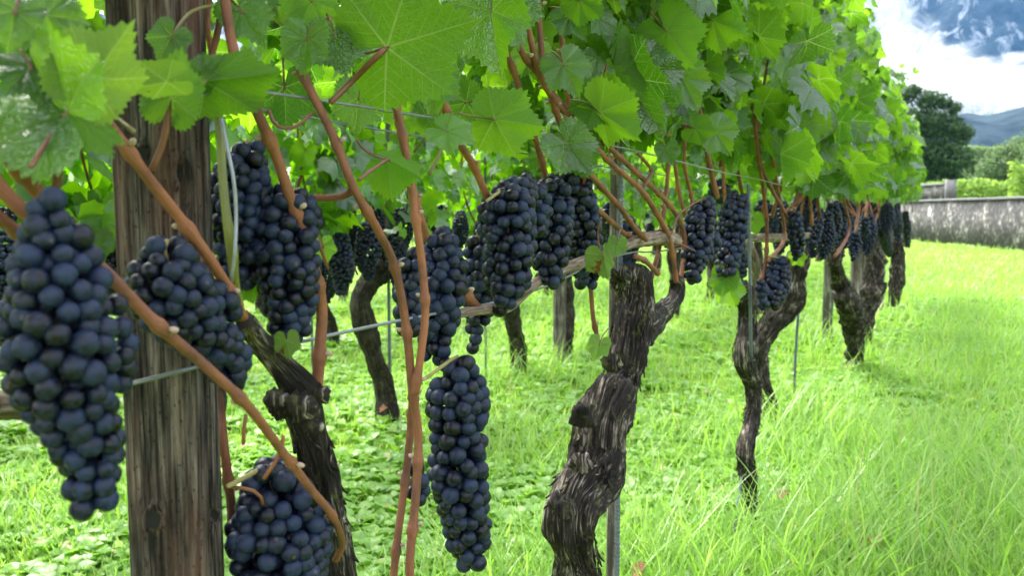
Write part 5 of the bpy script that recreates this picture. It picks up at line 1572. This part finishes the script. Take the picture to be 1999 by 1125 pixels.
def cloud_material():
    t = NT('cloud_mist')
    obj = t.n('ShaderNodeTexCoord').outputs['Object']
    uv = t.n('ShaderNodeUVMap', uv_map='uv').outputs[0]
    sp = t.n('ShaderNodeSeparateXYZ', {0: uv})          # x: how far out the shell lies, y: density of the puff
    a = t.noise(t.mapv(obj, (0.017, 0.017, 0.012)), 1.0, 7, 0.66, 1.2)
    edge = t.math('MULTIPLY', t.math('SUBTRACT', 1.0, sp.outputs[0]), 1.0)
    al = t.math('MULTIPLY', t.math('MULTIPLY', t.math('SUBTRACT', t.math('ADD', a, t.math('MULTIPLY', edge, 0.34)), 0.50), 4.5, clamp=True), t.math('MULTIPLY', sp.outputs[1], t.math('MULTIPLY_ADD', edge, 0.6, 0.4)))
    df = t.n('ShaderNodeBsdfDiffuse', {'Color': (0.96, 0.96, 0.97)})
    tl = t.n('ShaderNodeBsdfTranslucent', {'Color': (0.92, 0.92, 0.94)})
    mx = t.n('ShaderNodeMixShader', {0: 0.5, 1: df, 2: tl})
    tp = t.n('ShaderNodeBsdfTransparent')
    return t.finish(t.n('ShaderNodeMixShader', {0: al, 1: tp, 2: mx}))
M['cloud'] = cloud_material()
def cloud(name, label, spots, y, seed):
    """puffs, each built of nested shells that thin out towards the outside"""
    mb = MB()
    sv, sq, st = sphere_arrays(24, 16)
    g = np.random.default_rng(seed)
    for (px, py, rx, ry, dens) in spots:
        yy = y + g.uniform(-150, 150)
        c = PZ(px, py, yy); k = yy / FPX
        for r in (0.3, 0.5, 0.68, 0.84, 0.97):
            d = r * (1 + 0.30 * fbm(sv * 1.6 + seed + px * 0.01, 4))
            mb.add(c + sv * d[:, None] * np.array([rx * k, 0.6 * (rx + ry) * k, ry * k]), sq, st,
                   np.tile([r, dens], (len(sq), 4, 1)), np.tile([r, dens], (len(st), 3, 1)))
    o = mb.build(name, M['cloud'])
    tag(o, label, 'cloud', kind='stuff')
cloud('mist', 'low white cloud bank lying along the valley below the mountain', [(1700, 200, 200, 70, 1), (1830, 190, 170, 60, 1), (1960, 185, 150, 48, 1), (2090, 175, 150, 50, 1), (1760, 165, 140, 45, .6), (1900, 172, 110, 32, .7), (1560, 180, 200, 90, .9), (1300, 190, 260, 90, .8), (900, 190, 300, 100, .8), (500, 190, 300, 100, .8), (50, 190, 300, 100, .8), (1880, 205, 120, 24, .8), (1975, 215, 60, 22, .5), (2000, 230, 40, 16, .4)], 1300, 3)
cloud('mist', 'torn white cloud drifting up the slope of the mountain', [(1660, 20, 120, 80, .16), (1720, 110, 110, 50, .22), (1770, 85, 80, 60, .16), (1820, 130, 90, 32, .3), (1900, 152, 100, 26, .35), (1985, 150, 90, 26, .35), (1630, 100, 110, 80, .22), (1570, 30, 130, 110, .3), (1740, 20, 60, 60, .14), (1840, 100, 60, 22, .2), (1900, 122, 60, 14, .2), (1985, 112, 40, 14, .2), (1700, -60, 110, 70, .2)], 1500, 8)

# ------------------------------------------------------------------ the air
if True:
    hz = MB(); box(hz, (-3200, -220, -3.0), (3200, 3300, 1500))
    m = bpy.data.materials.new('haze_air'); m.use_nodes = True
    t_ = m.node_tree; t_.nodes.clear()
    pv = t_.nodes.new('ShaderNodeVolumePrincipled')
    pv.inputs['Color'].default_value = (0.10, 0.28, 0.58, 1)
    pv.inputs['Density'].default_value = 0.00014
    ou = t_.nodes.new('ShaderNodeOutputMaterial')
    t_.links.new(pv.outputs[0], ou.inputs['Volume'])
    tag(hz.build('haze', m, None, smooth=False), 'thin bluish damp air over the valley', 'haze', kind='stuff')
